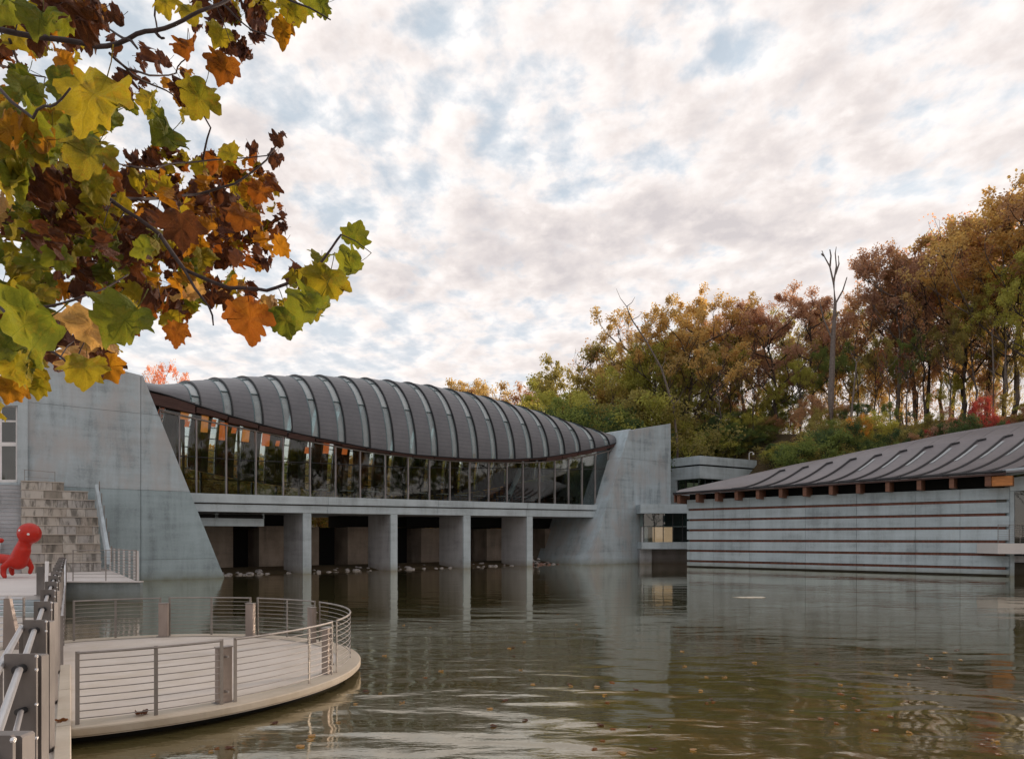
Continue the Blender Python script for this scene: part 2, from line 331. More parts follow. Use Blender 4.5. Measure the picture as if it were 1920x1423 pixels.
L = dict(
    green=leaf_mat('green_leaf', (.085, .120, .020), (.15, .165, .022), (.20, .14, .02), (.055, .085, .015)), yellow=leaf_mat('yellow_green_leaf', (.135, .145, .018), (.25, .20, .018), (.22, .10, .015), (.10, .10, .015), spots=.8),
    gold=leaf_mat('gold_leaf', (.29, .17, .018), (.32, .14, .015), (.17, .06, .012), (.20, .09, .01), spots=.9), orange=leaf_mat('orange_leaf', (.25, .10, .016), (.21, .065, .012), (.14, .035, .012), (.15, .04, .01)),
    brown=leaf_mat('brown_leaf', (.115, .042, .018), (.085, .030, .018), (.04, .017, .012), (.16, .075, .04), .35), plum=leaf_mat('dry_plum_leaf', (.085, .036, .030), (.12, .050, .038), (.035, .016, .014), (.17, .085, .06), .3), tan=leaf_mat('tan_leaf', (.36, .24, .12), (.42, .26, .12), (.19, .09, .04), (.22, .12, .06), .4))

# ================================================================== STRUCTURE
BR = Wall((-17.2, 58.0), (19.3, 15.6))            # front plane of the bridge pavilion; n points away from the camera
TW = BR.shift(-1.7)                                # front plane of both concrete towers
GA = Wall(((1288-960)*72/FOC, 72.0), ((1893-960)*54.2/FOC-(1288-960)*72/FOC, 54.2-72))   # gallery front
GA.n = -GA.n if GA.n.y < 0 else GA.n
def smooth(a, b, x): t = min(1, max(0, (x-a)/(b-a))); return t*t*(3-2*t)
def hill(x, y):
    q = Vector((x, y))-GA.p; e = q.dot(GA.n)
    w = smooth(6, 32, x+.35*(y-90)*0)
    hR = 1+17.5*smooth(12, 40, e)
    far = 1+6*smooth(110, 170, y)
    h = w*hR+(1-w)*far
    inside = (e < 13) and y < 140 and x > -10
    sB = (q+GA.p-BR.p).dot(BR.n)
    if e < 12 or (sB < 22 and x < 20): h = -2.0 if (sB < 30 and e < 10) else min(h, 1)
    if x > 84 and e < 10: h = 4.0*smooth(84, 100, x)-.5
    if x < -46 or y < -30: h = 1.0+ (mnoise.noise(Vector((x*.02, y*.02, 0)))+1)*1.5
    return h+(.5*mnoise.noise(Vector((x*.08, y*.08, 3))) if h > 0.5 else 0)
def terrain():
    xs = np.unique(np.concatenate([np.linspace(-3000, -300, 12), np.arange(-300, 300, 5.), np.linspace(300, 3000, 12)]))
    ys = np.unique(np.concatenate([np.linspace(-2500, -200, 10), np.arange(-200, 320, 5.), np.linspace(320, 4500, 14)]))
    v = [(x, y, hill(x, y)) for y in ys for x in xs]; nx = len(xs)
    f = [(j*nx+i, j*nx+i+1, (j+1)*nx+i+1, (j+1)*nx+i) for j in range(len(ys)-1) for i in range(nx-1)]
    me = bpy.data.meshes.new('ground'); me.from_pydata(v, [], f); me.materials.append(M['ground']); me.polygons.foreach_set('use_smooth', [True]*len(f))
    tag(link('ground', me), kind='structure')
terrain()
wm = MB(); wm.add([(-60, -45, 0), (150, -45, 0), (150, 125, 0), (-60, 125, 0)], [(0, 1, 2, 3)]); tag(wm.build('water', M['water']), kind='structure')

def clip(poly, z0, z1):
    """clip a planar vertical polygon to a height range"""
    def half(P, zc_, keep_above):
        out = []
        for i, a in enumerate(P):
            b = P[(i+1) % len(P)]; ia = (a.z >= zc_) == keep_above; ib = (b.z >= zc_) == keep_above
            if ia: out.append(a)
            if ia != ib: out.append(a.lerp(b, (zc_-a.z)/(b.z-a.z)))
        return out
    return half(half(poly, z0, True), z1, False)
def tower(name, poly, depth, lifts, mat, root):
    back = Vector((BR.n.x, BR.n.y, 0))
    for z0, z1 in zip(lifts[:-1], lifts[1:]):
        p = clip(poly, z0+.02, z1)
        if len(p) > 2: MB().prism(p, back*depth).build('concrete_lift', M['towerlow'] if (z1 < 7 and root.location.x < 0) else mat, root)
    core = [Vector(q) for q in poly]; c = sum(core, Vector())/len(core)
    core = [c+(q-c)*.985+back*.06 for q in core]
    MB().prism(core, back*(depth-.2)).build('core_wall', M['pier'], root)
LIFTS = [-1.5, 1.45, 6.35, 11.7, 30]
# ---- left tower and the lower building beside it
root = empty('concrete_tower', tuple(TW.P(TW.s_of(265), 0)), 'tall board-formed grey concrete tower with slanting edge beside the outdoor steps at the left', 'tower')
p = lambda x, y: TW.px(x, y)
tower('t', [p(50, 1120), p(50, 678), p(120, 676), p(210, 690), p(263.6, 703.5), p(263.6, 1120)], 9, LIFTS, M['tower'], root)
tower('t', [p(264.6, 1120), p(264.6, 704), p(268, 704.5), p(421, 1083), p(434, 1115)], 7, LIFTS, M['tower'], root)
root = empty('museum_entrance_block', tuple(TW.P(TW.s_of(20), 0)), 'low concrete building with tall white-framed window at the left edge', 'building')
TE = TW.shift(-.25); p = lambda x, y: TE.px(x, y)
bk = Vector((BR.n.x, BR.n.y, 0))
for q in ([(-260, 735), (52, 733), (52, 760), (-260, 762)], [(33, 760.3), (52, 760), (52, 1100), (33, 1100)], [(-260, 905), (32.8, 904), (32.8, 1100), (-260, 1105)], [(-260, 762.3), (-120, 761), (-120, 904), (-260, 905)]):
    MB().prism([p(*a) for a in q], bk*5).build('wall', M['concrete'], root)
MB().prism([p(-262, 728), p(55, 727), p(55, 733), p(-262, 734.5)], bk*5.2+Vector((0, 0, 0))).build('parapet', M['concrete'], root)
TF = TE.shift(.35); p = lambda x, y: TF.px(x, y)
for x0, x1 in ((-118, -78), (-78, -38), (-38, 0), (0, 33)):
    for y0, y1 in ((761, 790), (790, 830), (836, 902)):
        pn = MB().prism([p(x0+1, y0), p(x1-1, y0), p(x1-1, y1), p(x0+1, y1)], bk*.04).build('window_pane', M['wglass'], root)
for x in (-118, -78, -38, 1, 32): MB().prism([p(x-2.6, 761)-bk*.12, p(x+2.2, 761)-bk*.12, p(x+2.2, 903)-bk*.12, p(x-2.6, 903)-bk*.12], bk*.2).build('window_frame', M['white'], root)
for y, t in ((790, 1), (833, 3), (902, 2), (762, 1)): MB().prism([p(-118, y-t-.6)-bk*.1, p(31, y-t-.6)-bk*.1, p(31, y+t+.6)-bk*.1, p(-118, y+t+.6)-bk*.1], bk*.16).build('window_frame', M['white'], root)
MB().prism([TE.shift(4).px(a, b) for a, b in ((-120, 740), (50, 740), (50, 950), (-120, 950))], bk*.1).build('room_wall', M['furn'], root)
# ---- right tower
root = empty('concrete_tower', tuple(TW.P(TW.s_of(1200), 0)), 'pale concrete tower with slanting left edge at the far right end of the bridge pavilion', 'tower')
p = lambda x, y: TW.px(x, y)
tower('t', [p(1096, 1080), p(1105.5, 1058), p(1180, 807), p(1257.5, 794), p(1257.5, 1080)], 9, [-1.5, 1.45, 6.35, 12.2, 30], M['tower'], root)
MB().prism([BR.shift(4).px(1128, 815), BR.shift(4).px(1182, 804), BR.shift(4).px(1182, 960), BR.shift(4).px(1140, 960)], bk*6).build('rear_wall', M['concrete'], root)

# ---- bridge pavilion
EV = curve(BR, [(262, 725), (280, 731), (305, 740), (356, 755), (377, 765), (417, 775), (431, 781), (486, 796), (529, 807), (587, 820), (644, 831), (700, 843), (731, 846), (762, 852), (825, 857), (887, 861), (950, 862), (1012, 859), (1059, 852), (1106, 843), (1153, 832), (1175, 824), (1200, 812)])
CW = BR.shift(5.2)
CR = curve(CW, [(262, 731), (300, 729), (345, 717), (400, 711), (500, 705), (600, 704), (700, 710), (800, 721), (900, 741), (1000, 770), (1060, 794), (1100, 812), (1125, 826), (1150, 838), (1190, 838)])
AW = 6.6
def shell(s, th, off=0.):
    ze = EV(s); zc_ = max(CR(s)+.05, ze+.2); b = zc_-ze
    if th <= math.pi/2: w = AW*(1-math.cos(th)); z = ze+b*math.sin(th)
    else:
        zb = ze-3.0; w = AW*(1-math.cos(th)); z = zb+(zc_-zb)*math.sin(th)
    return BR.P(s, z+off*math.sin(th), w-off*math.cos(th))
root = empty('bridge_pavilion', tuple(BR.P(12, 0)), 'long glass-walled museum pavilion bridging the pond under an arched dark copper roof of curved bands', 'building')
S0, DS = -8.7, 2.368
TH = [math.pi*k/44 for k in range(45)]
def sheet(sa, sb, oa, ob, name, mat, thick=.14, ths=TH, parent=root, lip=0, shades=True):
    m = MB(); n = len(ths)
    cols = [(sa, oa), ((sa+sb)/2, (oa+ob)/2), (sb, ob)]
    top = [shell(s, t, o) for t in ths for s, o in cols]; bot = [shell(s, t, o-thick) for t in ths for s, o in cols]
    N = len(top); f = []
    for i in range(n-1):
        for j in range(2):
            a = i*3+j; f.append((a, a+1, a+4, a+3)); f.append((N+a, N+a+3, N+a+4, N+a+1))
        a = i*3; f.append((a, a+3, N+a+3, N+a)); a = i*3+2; f.append((a, N+a, N+a+3, a+3))
    f.append((0, N, N+1, 1)); f.append((1, N+1, N+2, 2)); e = (n-1)*3; f.append((e, e+1, N+e+1, N+e)); f.append((e+1, e+2, N+e+2, N+e+1))
    m.add(top+bot, f); o = m.build(name, mat, parent)
    return o
NB = 20
edges = [S0+DS*i for i in range(NB)]
for i in range(NB):
    s = edges[i]
    # skylight: recessed glass strip in panes, with cross bars
    tl = 9 if 0 < i < NB-2 else 5
    low = TH[:tl]; up = TH[tl-1:23]; back = TH[22:]
    sheet(s-.29, s+.29, 0, 0, 'skylight_pane', M['skyt'], .05, low)
    skp = sheet(s-.29, s+.29, 0, 0, 'skylight_pane', M['skyl'], .05, up)
    sheet(s-.29, s+.29, 0, 0, 'skylight_pane', M['clear'], .05, back)
    for k in (0, tl-1, 15, 22, 29, 33, 36, 38, 40, 42, 44):
        MB().tube([shell(s-.29, TH[k], .04), shell(s+.29, TH[k], .04)], .05, 4).build('glazing_bar', M['teal'], skp)
    for q in (-.31,): MB().tube([shell(s+q, t, .05) for t in TH], .045, 4).build('skylight_frame', M['teal'], skp)
    # metal band to the right of the strip: its left edge stands proud
    s1 = edges[i+1]-.32 if i < NB-1 else BR.s_of(1222)
    bnd = sheet(s+.33, s1, .17, .04, 'roof_band', M['roof'])
    sheet(s+.30, s+.38, .22, .20, 'band_lip', M['seam'], .20, parent=bnd)
    sheet(s+.42, s1-.04, -.2, -.25, 'ceiling_panel', M['ceil'], .08)
sheet(BR.s_of(265), S0-.38, .25, .06, 'roof_band', M['roof'])
sheet(BR.s_of(265), S0-.42, -.2, -.25, 'ceiling_panel', M['ceil'], .08)
# fascia pieces hanging under each band in steps
fs = [BR.s_of(268)]+edges+[BR.s_of(1176), BR.s_of(1210)]
for a, b in zip(fs[:-1], fs[1:]):
    za, zb = EV(a), EV(b); zm = (za+zb)/2; k = .55 if b < 12 else .8; ha = .80 if b < -8 else (.42 if b < 3 else (.20 if b < 27 else .45))
    z0, z1 = zm+(za-zm)*k, zm+(zb-zm)*k
    MB().hexa([BR.P(a+.05, z0-ha, -.02), BR.P(b-.05, z1-ha, -.02), BR.P(b-.05, z1-ha, .55), BR.P(a+.05, z0-ha, .55), BR.P(a+.05, z0-.02, -.12), BR.P(b-.05, z1-.02, -.12), BR.P(b-.05, z1-.02, .55), BR.P(a+.05, z0-.02, .55)]).build('fascia_board', M['fascia'], root)
    MB().tube([BR.P(a, za+.03, -.14), BR.P((a+b)/2, EV((a+b)/2)+.03, -.14), BR.P(b, zb+.03, -.14)], .06, 4).build('gutter', M['seam'], root)
# end wall of the shell, seen above the fascia
# deck
GL = BR.shift(.35)
TR = curve(GL, [(262, 761), (280, 765), (370, 787), (477, 808), (600, 832), (700, 850), (850, 865), (1000, 868), (1100, 856), (1170, 838), (1200, 830)])
dz_top = lambda s: float(np.interp(s, [BR.s_of(369), BR.s_of(1123)], [BR.z_of(369, 924.8), BR.z_of(1123, 946.9)]))
dz_mid = lambda s: float(np.interp(s, [BR.s_of(369), BR.s_of(1123)], [BR.z_of(369, 943.2), BR.z_of(1123, 957.2)]))
dz_bot = lambda s: float(np.interp(s, [BR.s_of(369), BR.s_of(1123)], [BR.z_of(369, 958.8), BR.z_of(1123, 969.9)]))
sa, sb = BR.s_of(352), BR.s_of(1124)
def slab(a, b, f0, f1, w0, w1, name, mat, parent=root, bevel=0):
    return MB().hexa([BR.P(a, f0(a), w0), BR.P(b, f0(b), w0), BR.P(b, f0(b), w1), BR.P(a, f0(a), w1), BR.P(a, f1(a), w0), BR.P(b, f1(b), w0), BR.P(b, f1(b), w1), BR.P(a, f1(a), w1)]).build(name, mat, parent, bevel=bevel)
nseg = 4
for k in range(nseg):
    a = sa+(sb-sa)*k/nseg+.01; b = sa+(sb-sa)*(k+1)/nseg-.01
    slab(a, b, lambda s: dz_mid(s)+.05, dz_top, -.25, .2, 'deck_beam', M['concrete'], bevel=.02)
    slab(a, b, dz_bot, lambda s: dz_mid(s)-.05, -.12, .2, 'deck_beam', M['concrete'], bevel=.02)
slab(sa-6, BR.s_of(1175), lambda s: dz_bot(s)+.15, lambda s: dz_top(s)-.03, .21, 13.0, 'deck_slab', M['floor'])
slab(sa, sb, lambda s: dz_bot(s)+.02, lambda s: dz_bot(s)+.12, .21, 13.2, 'soffit', M['pier'])
# glass wall: mullions, panes
gs = [GL.s_of(x) for x in (300, 336, 368, 424, 479.5, 530.7, 581, 628.7, 674.8, 722, 764.7, 804.7, 843, 880, 915.6, 950, 980, 1011, 1040, 1065.6, 1091, 1115.6, 1140, 1160)]
trans = lambda s: float(np.interp(s, [GL.s_of(x) for x in (300, 477, 600, 757, 1150)], [GL.z_of(*q) for q in ((300, 852), (477, 864), (600, 868), (757, 876), (1150, 880))]))
for i, s in enumerate(gs):
    zt = TR(s)-.02; zb = dz_top(s)-.02
    if zt-zb > .3:
        MB().hexa([GL.P(s-.045, zb, -.12), GL.P(s+.045, zb, -.12), GL.P(s+.045, zb, .12), GL.P(s-.045, zb, .12), GL.P(s-.045, zt, -.12), GL.P(s+.045, zt, -.12), GL.P(s+.045, zt, .12), GL.P(s-.045, zt, .12)]).build('mullion', M['mull'], root)
    if i < len(gs)-1:
        b = gs[i+1]
        zs = [dz_top, trans, lambda q: TR(q)+.0]
        for z0, z1 in ((zs[0], zs[1]), (zs[1], zs[2])):
            MB().hexa([GL.P(s+.07, z0(s)+.02, 0), GL.P(b-.07, z0(b)+.02, 0), GL.P(b-.07, z0(b)+.02, .03), GL.P(s+.07, z0(s)+.02, .03), GL.P(s+.07, z1(s)-.04, 0), GL.P(b-.07, z1(b)-.04, 0), GL.P(b-.07, z1(b)-.04, .03), GL.P(s+.07, z1(s)-.04, .03)]).build('glass_pane', M['glass'], root)
        MB().tube([GL.P(s, trans(s), -.02), GL.P(b, trans(b), -.02)], .035, 4).build('transom', M['dark'], root)
        MB().tube([GL.P(s, TR(s), -.1), GL.P(b, TR(b), -.1)], .07, 5).build('head_rail', M['rail'], root)
        zc2 = lambda q: max(TR(q)+.02, EV(q)-.35)
        if EV(s)-TR(s) > .5:
            MB().hexa([GL.P(s, TR(s)+.05, .1), GL.P(b, TR(b)+.05, .1), GL.P(b, TR(b)+.05, .14), GL.P(s, TR(s)+.05, .14), GL.P(s, EV(s)-.3, .1), GL.P(b, EV(b)-.3, .1), GL.P(b, EV(b)-.3, .14), GL.P(s, EV(s)-.3, .14)]).build('clerestory_pane', M['glass'], root)
# rear glass wall
GB = BR.shift(12.9)
for i in range(22):
    s = -12+2.36*i; zt = EV(s)-3.1; zb = dz_top(s)
    MB().hexa([GB.P(s-.08, zb, -.1), GB.P(s+.08, zb, -.1), GB.P(s+.08, zb, .1), GB.P(s-.08, zb, .1), GB.P(s-.08, zt, -.1), GB.P(s+.08, zt, -.1), GB.P(s+.08, zt, .1), GB.P(s-.08, zt, .1)]).build('rear_mullion', M['dark'], root)
    if i < 21:
        b = s+2.36; MB().hexa([GB.P(s+.09, zb, 0), GB.P(b-.09, dz_top(b), 0), GB.P(b-.09, dz_top(b), .03), GB.P(s+.09, zb, .03), GB.P(s+.09, zt, 0), GB.P(b-.09, EV(b)-3.1, 0), GB.P(b-.09, EV(b)-3.1, .03), GB.P(s+.09, zt, .03)]).build('rear_glass_pane', M['glass'], root)
        MB().tube([GB.P(s, dz_top(s)+2.1, -.08), GB.P(b, dz_top(b)+2.1, -.08)], .05, 4).build('rear_transom', M['dark'], root)
# interior ribs and eave boards; their emission stands in for light on timber
for i in range(-1, NB):
    s = S0+DS*i+DS*.5
    MB().tube([shell(s, t, -.62) for t in TH[1:-1:2]], .16, 6).build('timber_rib', M['fascia'], root)
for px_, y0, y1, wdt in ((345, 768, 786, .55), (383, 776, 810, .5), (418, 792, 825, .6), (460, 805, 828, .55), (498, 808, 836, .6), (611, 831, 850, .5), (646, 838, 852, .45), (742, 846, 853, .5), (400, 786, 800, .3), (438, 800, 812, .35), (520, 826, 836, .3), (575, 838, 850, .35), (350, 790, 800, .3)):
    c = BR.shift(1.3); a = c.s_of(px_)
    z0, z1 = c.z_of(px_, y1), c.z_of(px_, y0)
    MB().hexa([c.P(a-wdt/2, z0, 0), c.P(a+wdt/2, z0, 0), c.P(a+wdt/2, z0, .12), c.P(a-wdt/2, z0, .12), c.P(a-wdt/2+.1, z1, 0), c.P(a+wdt/2+.1, z1, 0), c.P(a+wdt/2+.1, z1, .12), c.P(a-wdt/2+.1, z1, .12)]).build('glow_timber_panel', M['lit' if px_ in (383, 460, 345) else 'lit2'], root)
# inside: low side walls and core so that the ends read dark
MB().hexa([BR.P(27.5, dz_top(27), 8), BR.P(36.5, dz_top(36), 8), BR.P(36.5, dz_top(36), 8.3), BR.P(27.5, dz_top(27), 8.3), BR.P(27.5, 9.3, 8), BR.P(36.5, 10.2, 8), BR.P(36.5, 10.2, 8.3), BR.P(27.5, 9.3, 8.3)]).build('inner_wall', M['slot'], root)
MB().tube([BR.P(24, dz_top(24), 3.5), BR.P(26.2, 10.6, 3.5)], .28, 8).build('raking_column', M['concrete'], root)
for s in (-8, -3.5, 2, 7.5, 13, 18.5): MB().tube([BR.P(s, dz_top(s), 6.5), BR.P(s, EV(s)+1.5, 6.5)], .12, 8).build('inner_column', M['dark'], root)
# under the deck: fins
for (x0, x1) in ((568, 582), (732, 743.5), (868.5, 880.5), (987.5, 997)):
    a, b = BR.s_of(x0), BR.s_of(x1)
    slab(a, b, lambda s: -1.5, lambda s: dz_bot(s)+.02, .05, 4.3, 'fin', M['pier'])
    slab(a-.03, b+.03, lambda s: -1.5, lambda s: dz_bot(s)-.01, -.12, .045, 'fin_edge', M['concrete'])
# low side gallery slab under the left end of the deck
sl_ = BR.shift(1.2)
q = lambda x, y: sl_.px(x, y)
MB().prism([q(372, 970.5), q(495, 972.5), q(495, 986.5), q(372, 985.5)], bk*2).build('lower_slab', M['concrete'], root)
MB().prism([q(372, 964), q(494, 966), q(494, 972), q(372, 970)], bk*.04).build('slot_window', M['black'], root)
for x in (405, 408, 494): MB().prism([q(x-1.5, 962), q(x+1.5, 962), q(x+1.5, 972), q(x-1.5, 972)], bk*.2-bk*.1).build('slot_post', M['concrete'], root)
# weir wall behind the fins
root = empty('weir_wall', tuple(BR.P(10, 0, 9)), 'brown stained concrete weir wall with dark sluice openings behind the fins under the bridge', 'weir')
WB = BR.shift(6.5); q = lambda x, y: WB.px(x, y)
for x0, x1, yt in ((360, 437, 984), (486, 542, 986), (560, 598, 988), (652, 705, 988), (716, 745, 988), (790, 850, 990), (858, 880, 990), (913, 950, 991), (960, 997, 992), (1022, 1062, 991)):
    MB().prism([q(x0, 1100), q(x0, yt), q(x1, yt), q(x1, 1100)], bk*3.5).build('weir_pier', M['brownwall'], root)
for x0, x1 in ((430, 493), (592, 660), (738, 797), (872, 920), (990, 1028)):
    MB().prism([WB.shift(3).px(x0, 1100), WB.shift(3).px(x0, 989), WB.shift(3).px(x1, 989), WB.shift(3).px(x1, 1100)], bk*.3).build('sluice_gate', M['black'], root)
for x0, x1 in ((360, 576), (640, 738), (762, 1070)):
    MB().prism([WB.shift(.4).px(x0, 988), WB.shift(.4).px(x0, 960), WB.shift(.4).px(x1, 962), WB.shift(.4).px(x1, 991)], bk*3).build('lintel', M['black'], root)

# ---- link, mid building
root = empty('link_passage', tuple(at(1245, 1058, 78)), 'low glazed link with flat concrete slabs between the right tower and the striped gallery', 'building')
LK = Wall(((1203-960)*79/FOC, 79.0), (1, -.05)); q = lambda x, y: LK.px(x, y); yb = Vector((0, 1, 0))
MB().prism([q(1201, 945), q(1300, 945), q(1300, 962), q(1201, 962)], yb*9).build('roof_slab', M['concrete'], root)
MB().prism([q(1203, 1016.5), q(1300, 1016), q(1300, 1029), q(1203, 1029)], yb*9).build('floor_slab', M['concrete'], root)
L2 = LK.shift(.6) if LK.n.y > 0 else LK.shift(-.6); q = lambda x, y: L2.px(x, y)
for x0, x1 in ((1207, 1226), (1227, 1243), (1244, 1261), (1262, 1279), (1280, 1294)):
    MB().prism([q(x0, 962.5), q(x1, 962.5), q(x1, 986), q(x0, 986)], yb*.04).build('glass_pane', M['wglass'], root)
    MB().prism([q(x0, 987), q(x1, 987), q(x1, 1016), q(x0, 1016)], yb*.04).build('glass_pane', M['glass'], root)
for x in (1207, 1226.5, 1243.5, 1261.5, 1279.5): MB().prism([q(x-.8, 962.3), q(x+.8, 962.3), q(x+.8, 1016.3), q(x-.8, 1016.3)], yb*.1-yb*.08).build('mullion', M['dark'], root)
L3 = L2.shift(2); q = lambda x, y: L3.px(x, y)
MB().prism([q(1200, 962.5), q(1300, 962.5), q(1300, 987), q(1200, 987)], yb*.1).build('blind', M['blind'], root)
MB().prism([q(1224, 988), q(1262, 988), q(1262, 1016), q(1224, 1016)], yb*.1).build('glow_room_wall', M['litp'], root)  # wall glows by emission in place of room light
MB().prism([q(1263, 988), q(1300, 988), q(1300, 1016), q(1263, 1016)], yb*.1).build('room_wall', M['furn'], root)
MB().prism([q(1203, 988), q(1215, 988), q(1215, 1016), q(1203, 1016)], yb*.1).build('room_panel', M['white'], root)
L4 = LK.shift(1.5); q = lambda x, y: L4.px(x, y)
MB().prism([q(1200, 1029), q(1222, 1029), q(1222, 1075), q(1200, 1075)], yb*6).build('wall', M['pier'], root)
MB().prism([L4.shift(1.2).px(1222, 1029), L4.shift(1.2).px(1300, 1029), L4.shift(1.2).px(1300, 1075), L4.shift(1.2).px(1222, 1075)], yb*3).build('recessed_wall', concrete('warm_concrete', (.25, .225, .215), .25), root)
root = empty('upper_block', tuple(at(1312, 1008, 96)), 'flat-roofed concrete upper block with corner window behind the gallery roof', 'building')
cor = at(1312, 1008, 92); lf_ = at(1256, 1008, 95.9); rt_ = at(1419, 1008, 97.8)
UL = Wall((lf_.x, lf_.y), (cor.x-lf_.x, cor.y-lf_.y)); UR = Wall((cor.x, cor.y), (rt_.x-cor.x, rt_.y-cor.y))
bkc = lf_+(rt_-cor); inw = (bkc-cor).normalized()
def fpr(z0, z1, name, mat, inset=0.):
    P4 = [Vector((q_.x, q_.y, z0)) for q_ in (lf_, cor, rt_, bkc)]; c4 = sum(P4, Vector())/4
    P4 = [q_+(c4-q_).normalized()*inset for q_ in P4]
    MB().prism(P4, Vector((0, 0, z1-z0))).build(name, mat, root)
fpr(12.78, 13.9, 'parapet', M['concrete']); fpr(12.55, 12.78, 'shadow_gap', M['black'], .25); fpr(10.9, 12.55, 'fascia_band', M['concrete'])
fpr(9.2, 10.9, 'room_wall', M['ceil'], 3.2); fpr(1, 9.2, 'wall', M['concrete'], .03)
def seg_(wl_, xa, xb_, name, mat, w0, w1, z0=9.2, z1=10.9):
    a, b = wl_.s_of(xa), wl_.s_of(xb_); nv = Vector((wl_.n.x, wl_.n.y, 0)); nv = nv if nv.dot(inw) > 0 else -nv
    MB().prism([wl_.P(a, z0)+nv*w0, wl_.P(b, z0)+nv*w0, wl_.P(b, z1)+nv*w0, wl_.P(a, z1)+nv*w0], nv*(w1-w0)).build(name, mat, root)
for a, b in ((1268, 1282), (1283, 1297), (1298, 1311)): seg_(UL, a, b, 'window_glass', M['wglass'], .4, .44)
for a, b in ((1313, 1326), (1327, 1340), (1341, 1354)): seg_(UR, a, b, 'window_glass', M['wglass'], .4, .44)
for a in (1268, 1282.5, 1297.5): seg_(UL, a-.4, a+.4, 'mullion', M['dark'], .34, .5)
for a in (1326.5, 1340.5, 1354.5): seg_(UR, a-.4, a+.4, 'mullion', M['dark'], .34, .5)
seg_(UL, 1257, 1267, 'wall', M['concrete'], .03, 3); seg_(UR, 1356, 1418, 'wall', M['concrete'], .03, 3)
seg_(UR, 1316, 1350, 'glow_room_wall', M['litp'], 2.6, 2.7, 9.3, 10.5)  # no lamp here: the wall's own emission imitates a lit room
cc = empty('security_camera', tuple(UR.P(UR.s_of(1406), 13.9)), 'small white security camera on a bent pole above the upper block roof', 'camera')
b0 = UR.P(UR.s_of(1406), 13.88)+Vector((0, .3, 0))
MB().tube([b0, b0+Vector((0, 0, .95)), b0+Vector((.12, -.1, 1.12)), b0+Vector((.38, -.3, 1.12)), b0+Vector((.45, -.35, .95))], .05, 6).build('pole', M['white'], cc)
MB().box(b0+Vector((.46, -.36, .82)), (.24, .24, .26)).build('lens_housing', M['white'], cc, bevel=.06)

# ---- gallery with recessed timber slots and curved copper roof
root = empty('striped_gallery', tuple(GA.P(12, 0)), 'long concrete gallery striped with red timber slots in the pond under a sweeping copper roof', 'building')
GN = Vector((GA.n.x, GA.n.y, 0)); GLn = GA.s_of(1893)
slots = [.60, 1.67, 2.70, 3.78, 4.83, 5.90]; hs = .115
zb = [.12]+[z+hs for z in slots]; zt = [z-hs for z in slots]+[6.92]
joints = [0]+[GA.s_of(x) for x in (1338, 1405, 1510, 1606, 1716, 1800)]+[GLn]
for r_, (z0, z1) in enumerate(zip(zb, zt)):
    for a, b in zip(joints[:-1], joints[1:]):
        MB().prism([GA.P(a+.012, z0), GA.P(b-.012, z0), GA.P(b-.012, z1), GA.P(a+.012, z1)], GN*.30).build('wall_panel', M['gallery'], root)
for z in slots:
    lim = GLn-(.9 if z > 5.5 else .3)
    MB().prism([GA.P(.25, z-hs-.02, 0)+GN*.17, GA.P(lim, z-hs-.02)+GN*.17, GA.P(lim, z+hs+.02)+GN*.17, GA.P(.25, z+hs+.02)+GN*.17], GN*.10).build('timber_slat', M['slot'], root)
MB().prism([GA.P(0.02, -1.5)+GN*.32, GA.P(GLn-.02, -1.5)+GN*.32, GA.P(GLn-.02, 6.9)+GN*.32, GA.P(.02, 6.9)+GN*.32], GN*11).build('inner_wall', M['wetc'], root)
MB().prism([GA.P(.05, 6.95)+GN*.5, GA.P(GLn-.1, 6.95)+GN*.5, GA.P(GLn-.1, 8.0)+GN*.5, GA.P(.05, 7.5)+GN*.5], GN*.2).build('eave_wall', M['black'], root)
GE = GA.shift(-1.4) if GA.shift(-1.4).p.y < GA.p.y else GA.shift(1.4)
if GE.n.y < 0: GE.n = -GE.n
e0, e1 = GE.s_of(1262), GE.s_of(1886)
ze_ = lambda s: float(np.interp(s, [e0, e1, e1+20], [GE.z_of(1262, 924.5), GE.z_of(1886, 883), GE.z_of(1886, 883)+.9]))
for x in (1268, 1303, 1339, 1376, 1416, 1459, 1504, 1553, 1604, 1659, 1718, 1779, 1846):
    big = x == 1846; s = GE.s_of(x); wd = .32 if not big else .4
    zt_ = ze_(s)-.20; h = .86
    MB().prism([GE.P(s, zt_-h, .15), GE.P(s+wd, zt_-h, .15), GE.P(s+wd, zt_, .15), GE.P(s, zt_, .15)], GN*2.2).build('rafter_end', M['beam'], root)
    if big: MB().prism([GE.P(s+wd+.02, zt_-h, .3), GE.P(s+1.75, zt_-h, .3), GE.P(s+1.75, zt_-.12, .3), GE.P(s+wd+.02, zt_-.12, .3)], GN*1.5).build('timber_box_end', M['orange'], root)  # light on the last beam end is put into its bright orange colour
MB().prism([GE.P(e0, ze_(e0)-.95, .2), GE.P(e0+.12, ze_(e0)-.95, .2), GE.P(e0+.12, ze_(e0)-.2, .2), GE.P(e0, ze_(e0)-.2, .2)], GN*3).build('rafter_end', M['beam'], root)
MB().hexa([GE.P(e0, ze_(e0)-.2, 0), GE.P(e1, ze_(e1)-.28, 0), GE.P(e1, ze_(e1)-.28, .25), GE.P(e0, ze_(e0)-.2, .25), GE.P(e0, ze_(e0)-.01, 0), GE.P(e1, ze_(e1)-.01, 0), GE.P(e1, ze_(e1)-.01, .25), GE.P(e0, ze_(e0)-.01, .25)]).build('eave_fascia', M['fascia'], root)
MB().tube([GE.P(e0, ze_(e0), -.03), GE.P(e1, ze_(e1), -.03)], .08, 6).build('gutter', M['seam'], root)
